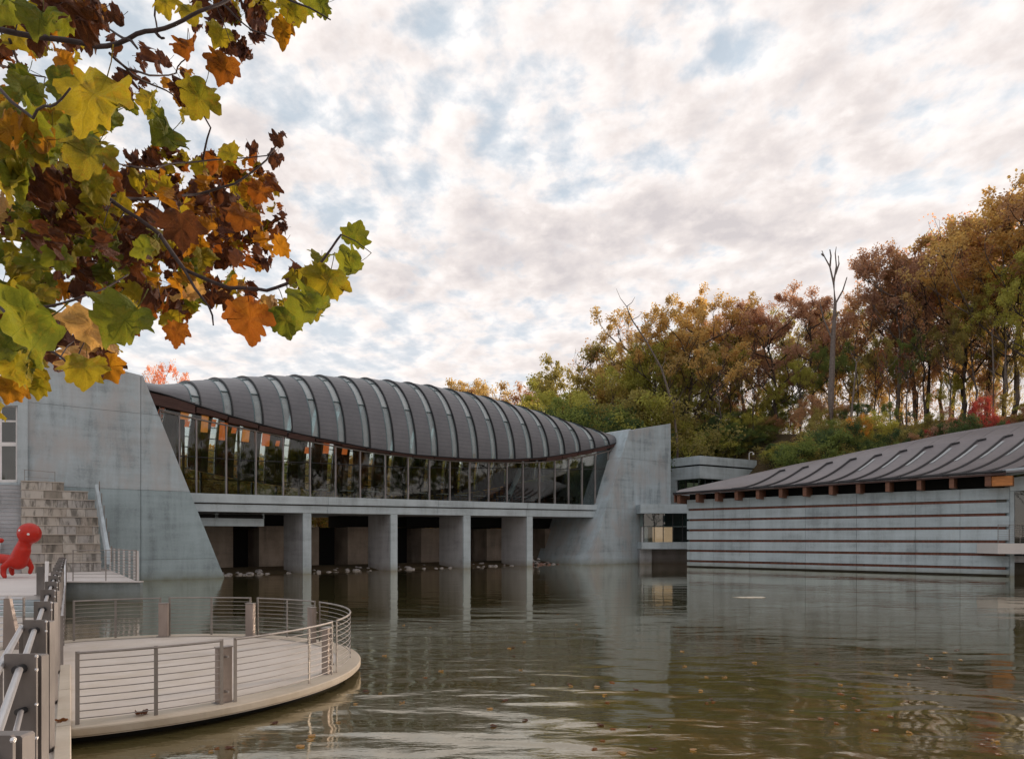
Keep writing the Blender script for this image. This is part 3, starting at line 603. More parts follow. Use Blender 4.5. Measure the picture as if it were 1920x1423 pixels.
# roof surface: eave point -> sweeps back and right
SW = Vector((.88, .47))
fins_px = [((1372, 914.5), (1462, 884)), ((1412, 911), (1505, 878)), ((1452, 908), (1550, 870)), ((1492, 905), (1594, 863)), ((1533, 902), (1640, 856)), ((1572, 899.5), (1687, 848)), ((1612, 897.5), (1734, 840.5)), ((1650, 895), (1783, 834)), ((1688, 892.5), (1832, 827.5)), ((1727, 890), (1882, 820.5)), ((1768, 887.5), (1934, 812)), ((1812, 885), (1990, 803)), ((1858, 883), (2050, 794))]
bs, ls, zs_ = [], [], []
for (bx_, by), (tx, ty) in fins_px:
    s = GE.s_of(bx_); b = GE.P(s, 0); k = (tx-960)/FOC; Lh = (k*b.y-b.x)/(SW.x-k*SW.y); Zt = b.y+SW.y*Lh
    bs.append(s); ls.append(Lh); zs_.append(EYE-(ty-HOR)*Zt/FOC)
bs = [e0]+bs+[bs[-1]+22]; ls = [.6]+ls+[ls[-1]*1.35]; zs_ = [ze_(e0)+.25]+zs_+[zs_[-1]+2.2]
def gro(s, v, off=0.):
    Lh = float(np.interp(s, bs, ls)); zt_ = float(np.interp(s, bs, zs_)); z0 = ze_(s)
    b = GE.P(s, 0); d = Lh*min(v, 2.2)
    rise = (v**1.75 if v <= 1 else 1+1.55*(v-1)-.9*(v-1)**2)
    return Vector((b.x+SW.x*d, b.y+SW.y*d, z0+(zt_-z0)*rise+off))
def loft(sa_, sb_, va, vb, nu, nv, off, name, mat, smooth_=True, thick=0, topw=None):
    m = MB(); g_ = [[gro(sa_+(sb_-sa_)*i/nu, va+(vb-va)*j/nv, off) for j in range(nv+1)] for i in range(nu+1)]
    vv = [q_ for r_ in g_ for q_ in r_]; ff = [(i*(nv+1)+j, (i+1)*(nv+1)+j, (i+1)*(nv+1)+j+1, i*(nv+1)+j+1) for i in range(nu) for j in range(nv)]
    m.add(vv, ff)
    if thick:
        N = len(vv); m.add([q_-Vector((0, 0, thick)) for q_ in vv], [f_[::-1] for f_ in ff])
        for i in range(nu):
            a = i*(nv+1); b = (i+1)*(nv+1); m.f += [(a, N+a, N+b, b), (a+nv, b+nv, N+b+nv, N+a+nv)]
        for j in range(nv): m.f += [(j, j+1, N+j+1, N+j), (nu*(nv+1)+j, N+nu*(nv+1)+j, N+nu*(nv+1)+j+1, nu*(nv+1)+j+1)]
    return m.build(name, mat, root, smooth=smooth_)
cuts = [e0]+bs[1:-1]+[bs[-1]]
for a, b in zip(cuts[:-1], cuts[1:]):
    loft(a+.015, b-.015, 0, 1.34, 4 if b-a < 5 else 16, 14, 0, 'roof_band', M['groof'], False, .14)
loft(e0, cuts[-1], 1.36, 2.1, 40, 4, -.05, 'rear_roof', M['groof'], True, .1)
for i, s in enumerate(bs[1:-1]):
    MB().tube([gro(s, v, .06) for v in [j/16 for j in range(17)]]+[gro(s+.45, 1.015, .07)], [.06]+[.10]*15+[.11, .08], 5).build('curved_seam', M['seam'], root)
    if i > 3:
        v0, v1 = (.64, .93)
        m = MB(); a_ = [gro(s+.16, v0+(v1-v0)*j/6, .05) for j in range(7)]; b_ = [gro(s+.36, v0+(v1-v0)*j/6, .05) for j in range(7)]
        m.add(a_+b_, [(j, j+7, j+8, j+1) for j in range(6)]); m.build('roof_skylight', M['white'] if False else M['skyl'], root)
# ---- end building and terrace at the right edge
root = empty('end_pavilion', tuple(at(1960, 1080, 54)), 'concrete and glass block with a railed terrace at the right edge of the frame', 'building')
EP = Wall((GA.P(GLn, 0).x, GA.P(GLn, 0).y), (1, -.12)); EN = Vector((0, 1, 0)); q = lambda x, y: EP.px(x, y)
MB().prism([q(1894, 896), q(2150, 862), q(2150, 905), q(1894, 921)], EN*8).build('wall_band', M['concrete'], root)
MB().prism([q(1884, 880), q(2150, 846), q(2150, 858), q(1884, 893)], EN*8-Vector((0, .5, 0))).build('parapet', M['concrete'], root)
MB().prism([q(1894, 921.5), q(1902, 921), q(1902, 1090), q(1894, 1090)], EN*8).build('wall', M['gallery'], root)
E2 = EP.shift(.8); q = lambda x, y: E2.px(x, y)
for x0 in range(1902, 2140, 26):
    MB().prism([q(x0+1, 920), q(x0+25, 918), q(x0+25, 1018), q(x0+1, 1018)], EN*.04).build('glass_pane', M['wglass'], root)
    MB().prism([q(x0-1, 915), q(x0+1, 915), q(x0+1, 1020), q(x0-1, 1020)], EN*.12-EN*.06).build('mullion', M['dark'], root)
MB().prism([E2.shift(3).px(1900, 900), E2.shift(3).px(2150, 900), E2.shift(3).px(2150, 1060), E2.shift(3).px(1900, 1060)], EN*.2).build('room_wall', M['pier'], root)
E3 = EP.shift(-1.2); q = lambda x, y: E3.px(x, y)
MB().prism([q(1871, 1018.5), q(2180, 1019), q(2180, 1040), q(1871, 1038)], EN*3).build('terrace_slab', M['paving'], root)
MB().prism([EP.shift(.5).px(1893, 1042), EP.shift(.5).px(2150, 1044), EP.shift(.5).px(2150, 1056), EP.shift(.5).px(1893, 1054)], EN*3).build('terrace_beam', M['pier'], root)
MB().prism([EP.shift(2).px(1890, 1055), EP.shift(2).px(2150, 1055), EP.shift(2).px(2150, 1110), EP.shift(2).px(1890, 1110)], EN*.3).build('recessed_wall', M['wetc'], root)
def railing(name, label, cat, pts, height, rails, posts, post_sz=.05, rail_r=.012, top_r=.025, mat='rail', matp='steel', grp=None):
    """pts: list of base points; posts: indices or 't' fractions"""
    pts = [Vector(a) for a in pts]; rt = empty(name, tuple(pts[0]), label, cat, grp)
    seg = [0]
    for a, b in zip(pts[:-1], pts[1:]): seg.append(seg[-1]+(b-a).length)
    def at_(d):
        for i in range(len(seg)-1):
            if d <= seg[i+1]+1e-6: t = (d-seg[i])/max(1e-6, seg[i+1]-seg[i]); return pts[i].lerp(pts[i+1], t), (pts[i+1]-pts[i])
        return pts[-1], pts[-1]-pts[-2]
    for t in posts:
        b, d = at_(t*seg[-1]); a = math.atan2(d.y, d.x)
        MB().box(b+Vector((0, 0, height/2+.01)), (post_sz*.45, post_sz, height+.02), a).build('post', M[matp], rt)
    for k in range(rails):
        h = height*(k+1)/rails; MB().tube([p_+Vector((0, 0, h)) for p_ in pts], top_r if k == rails-1 else rail_r, 6).build('top_rail' if k == rails-1 else 'rail', M[mat], rt)
    return rt
base = E3.px(1873, 1018)+Vector((0, .1, 0)); base2 = E3.px(2170, 1018)+Vector((0, .1, 0))
railing('terrace_railing', 'thin grey railing on the pale terrace slab at the right edge', 'railing', [base, base2], 1.4, 8, [i/14 for i in range(15)], .05, .012)

# ---- plaza, walkway, platform
PZ = .93
def flat(name, poly, z, depth, mat):
    m = MB(); m.prism([Vector((x, y, z-depth)) for x, y in poly], Vector((0, 0, depth))); return m.build(name, mat)
KX = -.638
WZ = .246
plz = [(-60, 25.2), (KX*25.2-.2, 25.2), (KX*32.8-.2, 32.8), (-17.7, 32.8), (-27.2, 46.5), (-34, 55), (-60, 55)]
tag(flat('walkway', [(-60, -8), (KX*-8, -8), (KX*14.8, 14.8), (KX*14.8-.2, 14.8), (KX*25.4-.2, 25.4), (-60, 25.4)], WZ, 1.6, M['paving']), kind='structure')
tag(flat('plaza', plz, PZ, 2.4, M['paving']), kind='structure')
# kerb along the pond side
kb = MB(); d = Vector((KX, 1, 0)).normalized(); nn = Vector((-d.y, d.x, 0))
kroot = empty('walkway_kerb', (KX*3, 3, WZ), 'low pale concrete kerb along the pond edge of the walkway beside the steel posts', 'kerb')
for k in range(6):
    y0 = .4+k*2.4; y1 = y0+2.38 if k < 5 else 14.8
    a = Vector((KX*y0, y0, WZ-.6)); b = Vector((KX*y1, y1, WZ-.6)); MB().prism([a+Vector((.02, 0, 0)), b+Vector((.02, 0, 0)), b+nn*.17, a+nn*.17], Vector((0, 0, .66))).build('kerb_stone', M['lip'], kroot, bevel=.012)
# landing face in front
lf = empty('landing_wall', (-19, 32.7, 0), 'blue grey concrete retaining face of the landing above the water left of the round platform', 'wall')
MB().box((-19.2, 32.66, .4), (3.5, .24, 1.0)).build('wall', M['landing'], lf)
MB().box((-19.2, 32.6, .935), (3.56, .4, .05)).build('coping', M['paving'], lf)
sr = empty('plaza_steps', (-24, 25, WZ), 'flight of low concrete steps up to the plaza in front of the red sculpture', 'steps')
for k in range(4): MB().box((-38.2, 25.05-.33*(3-k)+.15, WZ+.085+.17*k), (43.6, .36, .165)).build('step', M['paving'] if k == 3 else M['concrete'], sr, bevel=.01)
# round platform
CX, CY, RR, PH = -8.51, 14.65, 5.16, .25
pl = MB(); N = 128
pl.prism([(CX+RR*math.cos(2*math.pi*k/N), CY+RR*math.sin(2*math.pi*k/N), PH-.13) for k in range(N)], Vector((0, 0, .13)))
plat = empty('round_platform', (CX, CY, 0), 'round pale concrete platform projecting over the pond beside the walkway', 'platform')
pl.build('deck', M['paving'], plat)
m = MB(); ring = []
for k in range(N):
    a = 2*math.pi*k/N; c_, s_ = math.cos(a), math.sin(a)
    ring.append([(CX+r_*c_, CY+r_*s_, z) for r_, z in ((RR-.5, PH+.012), (RR+.015, PH+.012), (RR+.03, PH-.005), (RR+.03, PH-.10), (RR-.02, PH-.13))])
vv = [q_ for r_ in ring for q_ in r_]; ff = [(k*5+j, ((k+1) % N)*5+j, ((k+1) % N)*5+j+1, k*5+j+1) for k in range(N) for j in range(4)]
m.add(vv, ff).build('rim', M['lip'], plat)
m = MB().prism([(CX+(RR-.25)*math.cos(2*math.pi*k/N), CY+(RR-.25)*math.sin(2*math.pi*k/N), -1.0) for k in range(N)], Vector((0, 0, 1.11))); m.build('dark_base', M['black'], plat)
def pang(px_, py):
    Z = (EYE-PH)*FOC/(py-HOR); return math.atan2(Z-CY, (px_-960)*Z/FOC-CX)
RP = RR-.20
boxes = [pang(302, 1196), pang(466.6, 1194), pang(583, 1205), pang(590, 1262), pang(404, 1312)]
boxes = [a if a > -math.pi/2*1.8 else a for a in boxes]
_f = lambda t: CX+RP*math.cos(t)-(KX*(CY+RP*math.sin(t))+.06)
a_end = next(t for t in [k*.004 for k in range(785)] if _f(t) < 0)-.01; a_start = -next(t for t in [k*.004 for k in range(785)] if _f(-t) < 0)+.01
rr_ = empty('platform_railing', (CX, CY, PH), 'curved steel railing with horizontal rods round the edge of the platform', 'railing')
A = sorted(boxes)
HR = 1.06
EXTRA = [pang(280, 1329), pang(536, 1278.5), pang(647, 1234), pang(126.5, 1199), pang(218, 1190), pang(397.5, 1190), pang(543.6, 1195)]
EXTRA = [q_ for q_ in EXTRA]
secs = [a_start]+A+[a_end]
for i in range(len(secs)-1):
    a, b = secs[i], secs[i+1]; g0 = .024 if i > 0 else 0; g1 = .024 if i < len(secs)-2 else 0; a += g0; b -= g1
    n = max(6, int((b-a)/.06)); arc = [a+(b-a)*k/n for k in range(n+1)]
    for k in range(10):
        h = .10+(HR-.10)*k/9
        MB().tube([(CX+RP*math.cos(t), CY+RP*math.sin(t), PH+h) for t in arc], .021 if k == 9 else .0085, 6).build('top_rail' if k == 9 else 'rail', M['rail'], rr_)
    for t in [a, b]+[q_ for q_ in EXTRA if a+.08 < q_ < b-.08]:
        MB().box((CX+RP*math.cos(t), CY+RP*math.sin(t), PH+HR/2+.01), (.014, .055, HR+.03), t+math.pi/2*0).build('post', M['steel'], rr_)
bl = None
for i, t in enumerate(boxes):
    nm = ['at the back left of the round platform', 'at the back middle of the round platform', 'at the far right curve of the round platform', 'nearer one at the right curve of the round platform', 'at the front of the round platform by the water']
    rb = RP-.16; o = empty('light_bollard', (CX+rb*math.cos(t), CY+rb*math.sin(t), PH), 'square bronze steel bollard '+nm[i], 'bollard', 'steel bollards inside the platform railing')
    c_ = Vector((CX+rb*math.cos(t), CY+rb*math.sin(t), PH))
    MB().box(c_+Vector((0, 0, .46)), (.13, .24, .92), t).build('body', M['boxpost'], o, bevel=.008); bd_ = bpy.data.objects[-1] if False else o.children[0]
    MB().box(c_+Vector((0, 0, .93)), (.15, .26, .02), t).build('cap', M['rail'], bd_)
    MB().box(c_+Vector((0, 0, .008)), (.2, .34, .016), t).build('base_plate', M['plate'], o)
    for h in (.2, .78): MB().tube([c_+Vector((0, 0, h)), Vector((CX+RP*math.cos(t), CY+RP*math.sin(t), PH+h))], .02, 6).build('bracket', M['rail'], o)
# near plate-post railing
nr = empty('plate_post_railing', (KX*5, 5, PZ), 'heavy railing of dark steel plate posts joined by bright round tubes along the walkway', 'railing')
PT = EYE-1.04
dd = Vector((KX, 1, 0)).normalized(); side = Vector((-dd.y, dd.x, 0))
post_y = [FOC*1.04*(.0027+.0019*k) for k in range(0, 14)]
def plate(y, xr, wd=.29, th=.022, name='post_plate', top=PT, zoff=0):
    x1 = xr; x0 = xr-wd
    m = MB(); m.prism([(x0, y, WZ-.02), (x1, y, WZ-.02), (x1, y, top-.012), (x1-.012, y, top), (x0+.012, y, top), (x0, y, top-.012)], Vector((0, th, 0))); return m
for k, y in enumerate(post_y):
    xr = KX*y-.30
    plate(y, xr).build('post_plate', M['plate'], nr)
    plate(y+.10, xr-.02, .22, .1, top=PT-.03).build('post_web', M['plate'], nr)
    for z in (PT-.10, PT-.42, PT-.74):
        for bx_ in (xr-.03, xr-.26):
            pass
    for z in (PT-.02, PT-.14, PT-.45, PT-.75):
        MB().tube([(xr+.001, y+.06-.07, z), (xr+.02, y+.06-.07, z)], .014, 6).build('bolt', M['bright'], nr)
for z, off, r_ in ((PT-.13, -.415, .030), (PT-.50, -.40, .022), (PT-.80, -.40, .022)):
    for k in range(len(post_y)-1):
        y0, y1 = post_y[k], post_y[k+1]
        MB().tube([(KX*y0+off, y0-.03, z), (KX*y1+off, y1-.05, z)], r_, 12).build('tube_rail', M['bright'], nr)
        MB().tube([(KX*y1+off, y1-.10, z), (KX*y1+off, y1-.003, z)], r_*1.35, 10).build('socket', M['dark'], nr)
    MB().tube([(KX*-3+off, -3, z), (KX*post_y[0]+off, post_y[0], z)], r_, 12).build('tube_rail', M['bright'], nr)
for z, off, r_ in ((PT-.20, -1.0, .03), (PT-.5, -1.0, .022)):
    pass
# handrail on the walkway side, bright thick tube
hroot = empty('walkway_handrail', (KX*3-.75, 3, PZ), 'bright round tube handrail left of the plate posts at the bottom left corner', 'handrail')
MB().tube([(KX*(-2)-.62, -2, PT-.06), (KX*9-.62, 9, PT-.12)], .033, 12).build('tube_rail', M['bright'], hroot)
for y in (3.2, 6.1, 8.9): MB().box((KX*y-.62, y, (WZ+PT-.1)/2), (.03, .05, PT-.1-WZ), math.atan2(1, KX)).build('post', M['plate'], hroot)
# rail seen end-on beyond, on the platform side
railing('edge_railing', 'slim pale railing seen end-on continuing beyond the plate posts toward the landing', 'railing', [(KX*15-.17, 15, WZ), (KX*24.6-.17, 24.6, WZ), (KX*25.4-.17, 25.4, PZ), (KX*32.6-.17, 32.6, PZ)], 1.05, 9, [0, .15, .32, .5, .68, .85, 1], .06, .014, .025, 'bright', 'rail')
cr = railing('cross_railing', 'pale railing crossing the walkway in front of the red sculpture', 'railing', [(-19, 17.4, WZ), (-12.25, 17.4, WZ)], 1.24, 8, [0, .33, .66, 1], .06, .018, .024, 'bright', 'rail')
pp = empty('tapered_post', (-12.4, 17.2, WZ), 'tall tapered brown steel post with a pointed top at the end of the cross railing', 'post')
MB().hexa([(-12.56, 17.1, WZ), (-12.16, 17.1, WZ), (-12.16, 17.25, WZ), (-12.56, 17.25, WZ), (-12.54, 17.1, 1.50), (-12.40, 17.1, 1.50), (-12.40, 17.2, 1.50), (-12.54, 17.2, 1.50)]).build('shaft', M['boxpost'], pp)
MB().box((-12.47, 17.15, 1.54), (.09, .09, .07)).build('cap', M['bright'], pp)
for i, (x, yt, Z, lb) in enumerate(((76, 1062, 25, 'plain dark steel flat post rising just right of the red sculpture'), (88, 1052, 27, 'narrow pale post next to the stacked row of plate posts'))):
    o = empty('flat_post', tuple(at(x, 1008+(EYE-PZ)*FOC/Z, Z)), lb, 'post')
    b = at(x, 1008+(EYE-PZ)*FOC/Z, Z); h = (1008+(EYE-PZ)*FOC/Z-yt)*Z/FOC
    MB().box(b+Vector((0, 0, h/2)), ((.26, .12)[i], .06, h)).build('shaft', M[('plate', 'white')[i]], o); MB().box(b+Vector((0, 0, .01)), (.34, .2, .02)).build('foot_plate', M['plate'], o)
# landing railings
railing('landing_railing', 'thin steel railing along the front edge of the landing by the left tower', 'railing', [(-20.8, 32.85, PZ+.03), (-17.8, 32.85, PZ+.03)], 1.45, 9, [0, .52, 1], .05, .009, .018, 'rail', 'rail')
railing('landing_railing', 'steel railing along the diagonal side of the landing against the left tower', 'railing', [(-17.78, 32.95, PZ+.03), (-27.1, 46.2, PZ+.03)], 1.40, 10, [0, .08, .2, .35, .5, .65, .8, 1], .09, .014, .02, 'rail', 'bright')

# ---- amphitheatre steps, stairs
am = empty('stepped_stone_seats', tuple(TW.P(TW.s_of(110), PZ, -3)), 'weathered stained stone block seating climbing the foot of the left tower', 'steps')
ROW, RD = .56, .42; nrow = 10
rights = [190, 189, 188, 187, 185, 184, 182, 178, 165, 120]
rnd = random.Random(3)
for r_ in range(nrow):
    w = -(5.0-RD*r_); Wn = TW.shift(w); a = Wn.s_of(40); b = Wn.s_of(rights[r_]); z0 = PZ+ROW*r_
    Wl = Wn; x = a
    while x < b-.3:
        L_ = rnd.uniform(.5, 1.25); e = min(x+L_, b)
        if b-e < .35: e = b
        jj = rnd.uniform(-.03, .03)
        MB().hexa([Wn.P(x+.005, z0+.01, jj), Wn.P(e-.005, z0+.01, jj), Wn.P(e-.005, z0+.01, 1.0), Wn.P(x+.005, z0+.01, 1.0), Wn.P(x+.005, z0+ROW-.012, jj), Wn.P(e-.005, z0+ROW-.012, jj), Wn.P(e-.005, z0+ROW-.012, 1.0), Wn.P(x+.005, z0+ROW-.012, 1.0)]).build('stone_block', M['block'], am, bevel=.008)
        x = e
    MB().hexa([Wn.P(a-.02, z0+ROW+.002, -.05), Wn.P(b+.02, z0+ROW+.002, -.05), Wn.P(b+.02, z0+ROW+.002, .5), Wn.P(a-.02, z0+ROW+.002, .5), Wn.P(a-.02, z0+ROW+.05, -.05), Wn.P(b+.02, z0+ROW+.05, -.05), Wn.P(b+.02, z0+ROW+.05, .5), Wn.P(a-.02, z0+ROW+.05, .5)]).build('seat_slab', M['lip'], am)
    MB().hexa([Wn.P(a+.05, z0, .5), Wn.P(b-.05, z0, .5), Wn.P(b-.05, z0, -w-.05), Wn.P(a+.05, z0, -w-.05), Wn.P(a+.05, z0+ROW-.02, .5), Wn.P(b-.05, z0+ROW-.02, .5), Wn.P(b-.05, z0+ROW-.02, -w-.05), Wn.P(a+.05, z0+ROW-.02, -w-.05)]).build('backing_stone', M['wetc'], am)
st = empty('stone_staircase', tuple(TW.P(TW.s_of(10), PZ, -3)), 'narrow grey stone stair at the left edge climbing beside the block seats', 'stairs')
for k in range(22):
    w = -(4.9-.2*k); Wn = TW.shift(w); a = Wn.s_of(-120); b = Wn.s_of(39.5); z0 = PZ+.245*k
    MB().hexa([Wn.P(a, z0, 0), Wn.P(b, z0, 0), Wn.P(b, z0, -w-.02), Wn.P(a, z0, -w-.02), Wn.P(a, z0+.225, 0), Wn.P(b, z0+.225, 0), Wn.P(b, z0+.225, -w-.02), Wn.P(a, z0+.225, -w-.02)]).build('stair_tread', M['pier'], st)
    MB().hexa([Wn.P(a, z0+.226, -.03), Wn.P(b, z0+.226, -.03), Wn.P(b, z0+.226, .2), Wn.P(a, z0+.226, .2), Wn.P(a, z0+.243, -.03), Wn.P(b, z0+.243, -.03), Wn.P(b, z0+.243, .2), Wn.P(a, z0+.243, .2)]).build('stair_nosing', M['concrete'], st)
hr = empty('stair_handrail', tuple(at(5, 1060, 42)), 'slanting pale steel handrail on the stone stair at the left edge', 'handrail')
MB().tube([at(-2, 1040, 40), at(3, 965, 42.5), at(12, 885, 44.5)], .05, 8).build('tube_rail', M['bright'], hr)
for x, y, Z, yy in ((2, 975, 42.3, 1000), (9, 915, 43.8, 940)): MB().tube([at(x, y, Z), at(x, yy, Z)], .03, 6).build('post', M['bright'], hr)
up = TW.shift(-.9); railing('top_railing', 'small thin railing on top of the stone block seats', 'railing', [up.px(46, 906), up.px(103, 910)], .85, 2, [0, 1], .06, .012, .02, 'rail', 'steel')
Wn = TW.shift(-1.0)
sp = empty('stair_parapet', tuple(TW.P(TW.s_of(190), PZ, -1.5)), 'sloping pale concrete parapet with rails down the right side of the stone seats', 'parapet')
pA, pB = at(179, 925, 45.3), at(200, 1058, 39.8); pC, pD = at(178, 908, 45.3), at(199.5, 1030, 39.8)
MB().prism([pA+Vector((0, 0, -.6)), pB, pD, pC], Vector((.26, -.1, 0))).build('parapet_wall', M['concrete'], sp)
for k in range(5):
    f = .15+.22*k
    MB().tube([at(179+6, 912+f*18, 45.6), at(200+4, 1034+f*22, 40)], .02, 6).build('rail', M['rail'], sp)
for k in range(6):
    t = k/5; a = pC.lerp(pD, t); MB().box(a+Vector((.3, 0, -.25)), (.04, .05, .9)).build('post', M['rail'], sp)

# ================================================================== SMALL THINGS
# rocks at the waterline
rk = []
for v in range(5):
    bm = bmesh.new(); bmesh.ops.create_icosphere(bm, subdivisions=2, radius=.5)
    for q_ in bm.verts:
        n_ = mnoise.noise(q_.co*2.1+Vector((v*9, 0, 0))); q_.co *= 1+.45*n_; q_.co.z *= .62
    me = bpy.data.meshes.new('rock'); bm.to_mesh(me); bm.free(); me.materials.append(M['rock' if v < 4 else 'rrock']); rk.append(me)
sb_ = MB(); ta, tb_ = BR.s_of(405), BR.s_of(1072)
sb_.hexa([BR.P(ta, -1, 1.2), BR.P(tb_, -1, 1.2), BR.P(tb_, -1, 6.4), BR.P(ta, -1, 6.4), BR.P(ta, -.08, 1.2), BR.P(tb_, -.08, 1.2), BR.P(tb_, .42, 6.4), BR.P(ta, .42, 6.4)])
tag(sb_.build('silt_bank', M['ground']), kind='structure')
bays = [(425, 560, 'left tower and the first fin', 20), (600, 725, 'first and second fins', 17), (760, 862, 'second and third fins', 17), (884, 985, 'third and fourth fins', 15), (1000, 1070, 'fourth fin and the right tower', 24)]
for bi, (x0, x1, nm, n_) in enumerate(bays):
    for k in range(n_):
        s = BR.s_of(random.uniform(x0, x1)); w = random.uniform(1.0, 4.5) if bi else random.uniform(.5, 3.5); sz = random.uniform(.25, .75)*(1 if bi < 4 else 1.1)
        me = random.choice(rk[:4]) if bi < 4 or random.random() < .6 else rk[4]
        p_ = BR.P(s, max(-.04, (w-1.2)*.085-.06)+(random.uniform(0, .8) if bi == 4 and s < BR.s_of(1035) else 0), w); red = me is rk[4]
        o = link('rock', me, None, tuple(p_)); o.scale = (sz, sz*random.uniform(.6, 1), sz*random.uniform(.6, 1)); o.rotation_euler = (random.uniform(-.3, .3), random.uniform(-.3, .3), random.uniform(0, 6))
        tag(o, ('reddish' if red else 'pale grey')+' rock at the waterline between the '+nm, 'rock', ('reddish' if red else 'pale')+' rocks between the '+nm)
# tables and chairs behind the glass
def table(s, w, i):
    z = dz_top(s)-.02; o = empty('dining_table', tuple(BR.P(s, z, w)), ['first', 'second', 'third', 'fourth', 'fifth', 'sixth', 'seventh', 'eighth', 'ninth', 'tenth', 'eleventh', 'twelfth', 'last'][i]+' white-topped dining table from the left behind the pavilion glass', 'table', 'dining tables behind the pavilion glass')
    MB().box(BR.P(s, z+.74, w), (.95, .95, .05), BR.ang).build('tabletop', M['white'], o); MB().box(BR.P(s, z+.37, w), (.12, .12, .72), BR.ang).build('leg', M['furn'], o)
def chair(s, w, f):
    z = dz_top(s)-.02; o = empty('dining_chair', tuple(BR.P(s, z, w)), 'dark dining chair at a table behind the pavilion glass', 'chair', 'dark chairs behind the pavilion glass')
    MB().box(BR.P(s, z+.45, w), (.46, .46, .06), BR.ang).build('seat', M['furn'], o); MB().box(BR.P(s+f*.21, z+.72, w), (.05, .44, .5), BR.ang).build('backrest', M['furn'], o)
    for a in (-.19, .19):
        for b in (-.19, .19): MB().box(BR.P(s+a, z+.21, w+b), (.04, .04, .42), BR.ang).build('leg', M['furn'], o)
for i in range(13):
    s = 2+i*2.5; w = random.uniform(1.3, 2.4); table(s, w, i); chair(s-.75, w, -1); chair(s+.75, w, 1)

# red crawling sculpture
def blob(parts_, name, mat, parent, vox=.045):
    bm = bmesh.new()
    for c0, c1, r0, r1 in parts_:
        c0, c1 = Vector(c0), Vector(c1); n_ = max(2, int((c1-c0).length/(min(r0, r1)*.35))+1)
        for k in range(n_+1):
            t = k/n_; bmesh.ops.create_icosphere(bm, subdivisions=3 if max(r0, r1) > .3 else 2, radius=r0+(r1-r0)*t, matrix=Matrix.Translation(c0.lerp(c1, t)))
    me = bpy.data.meshes.new(name); bm.to_mesh(me); bm.free(); me.materials.append(mat); o = link(name, me, parent)
    rm = o.modifiers.new('r', 'REMESH'); rm.mode = 'VOXEL'; rm.voxel_size = vox; rm.use_smooth_shade = True
    sm = o.modifiers.new('s', 'SMOOTH'); sm.iterations = 6; sm.factor = .5
    return o
FZ = 36.0
fo = at(25, HOR+(EYE-PZ)*FOC/FZ, FZ); fo.z = PZ
fig = empty('red_sculpture', tuple(fo), 'glossy red crawling figure sculpture with round head and two white dot eyes on the plaza', 'sculpture')
def fp(x, y, dz_=0): a = at(x, y, FZ); return a-fo+Vector((0, dz_, 0))
U = FZ/FOC
blob([(fp(55, 1000), fp(55, 1000), 20*U, 20*U), (fp(48, 1015), fp(40, 1033), 11*U, 13*U), (fp(42, 1032), fp(34, 1052), 14*U, 16*U), (fp(34, 1052), fp(-6, 1046), 11*U, 9*U), (fp(-6, 1046), fp(-60, 1044), 9*U, 15*U), (fp(-60, 1044), fp(-78, 1040), 15*U, 12*U),
      (fp(34, 1048, -.28), fp(19, 1062, -.45), 7*U, 6*U), (fp(19, 1062, -.45), fp(18, 1074, -.45), 5.5*U, 5*U), (fp(18, 1074, -.45), fp(22, 1080, -.5), 5*U, 4*U),
      (fp(44, 1050, .3), fp(48, 1064, .45), 6*U, 4.5*U), (fp(48, 1064, .45), fp(45, 1074, .45), 4.5*U, 4*U),
      (fp(-58, 1050, -.3), fp(-48, 1066, -.4), 10*U, 7*U), (fp(-48, 1066, -.4), fp(-58, 1079, -.4), 6*U, 5*U), (fp(-62, 1050, .3), fp(-54, 1066, .4), 10*U, 7*U), (fp(-54, 1066, .4), fp(-64, 1079, .4), 6*U, 5*U), (fp(14, 1050, .35), fp(11, 1070, .4), 5.5*U, 5*U), (fp(11, 1070, .4), fp(14, 1076, .35), 5*U, 4*U)], 'body', M['red'], fig)
for ex, ey in ((49, 994.5), (64.5, 1001.5)):
    bm = bmesh.new(); bmesh.ops.create_icosphere(bm, subdivisions=2, radius=.065); me = bpy.data.meshes.new('eye'); bm.to_mesh(me); bm.free(); me.materials.append(M['white'])
    c_ = fp(ex, ey); hc = fp(55, 1000); dv = c_-hc; rad_ = 20*U; yy = math.sqrt(max(0, rad_**2-dv.x**2-dv.z**2)); link('eye', me, fig, tuple(c_+Vector((0, -yy+.03, 0))))
f2 = empty('red_sculpture', tuple(at(-40, HOR+(EYE-PZ)*FOC/39, 39)), 'second red figure mostly out of frame, its raised hand showing at the left edge', 'sculpture')
o2 = at(-40, HOR+(EYE-PZ)*FOC/39, 39)
g2 = lambda x, y: at(x, y, 39)-o2
U2 = 39/FOC
blob([(g2(-46, 985), g2(-46, 985), 19*U2, 19*U2), (g2(-46, 1005), g2(-50, 1045), 12*U2, 16*U2), (g2(-44, 1018), g2(-14, 1014), 6*U2, 5*U2), (g2(-14, 1014), g2(2, 1013), 5*U2, 5*U2), (g2(-54, 1048), g2(-58, 1075), 8*U2, 6*U2), (g2(-46, 1048), g2(-40, 1075), 8*U2, 6*U2)], 'body', M['red'], f2)

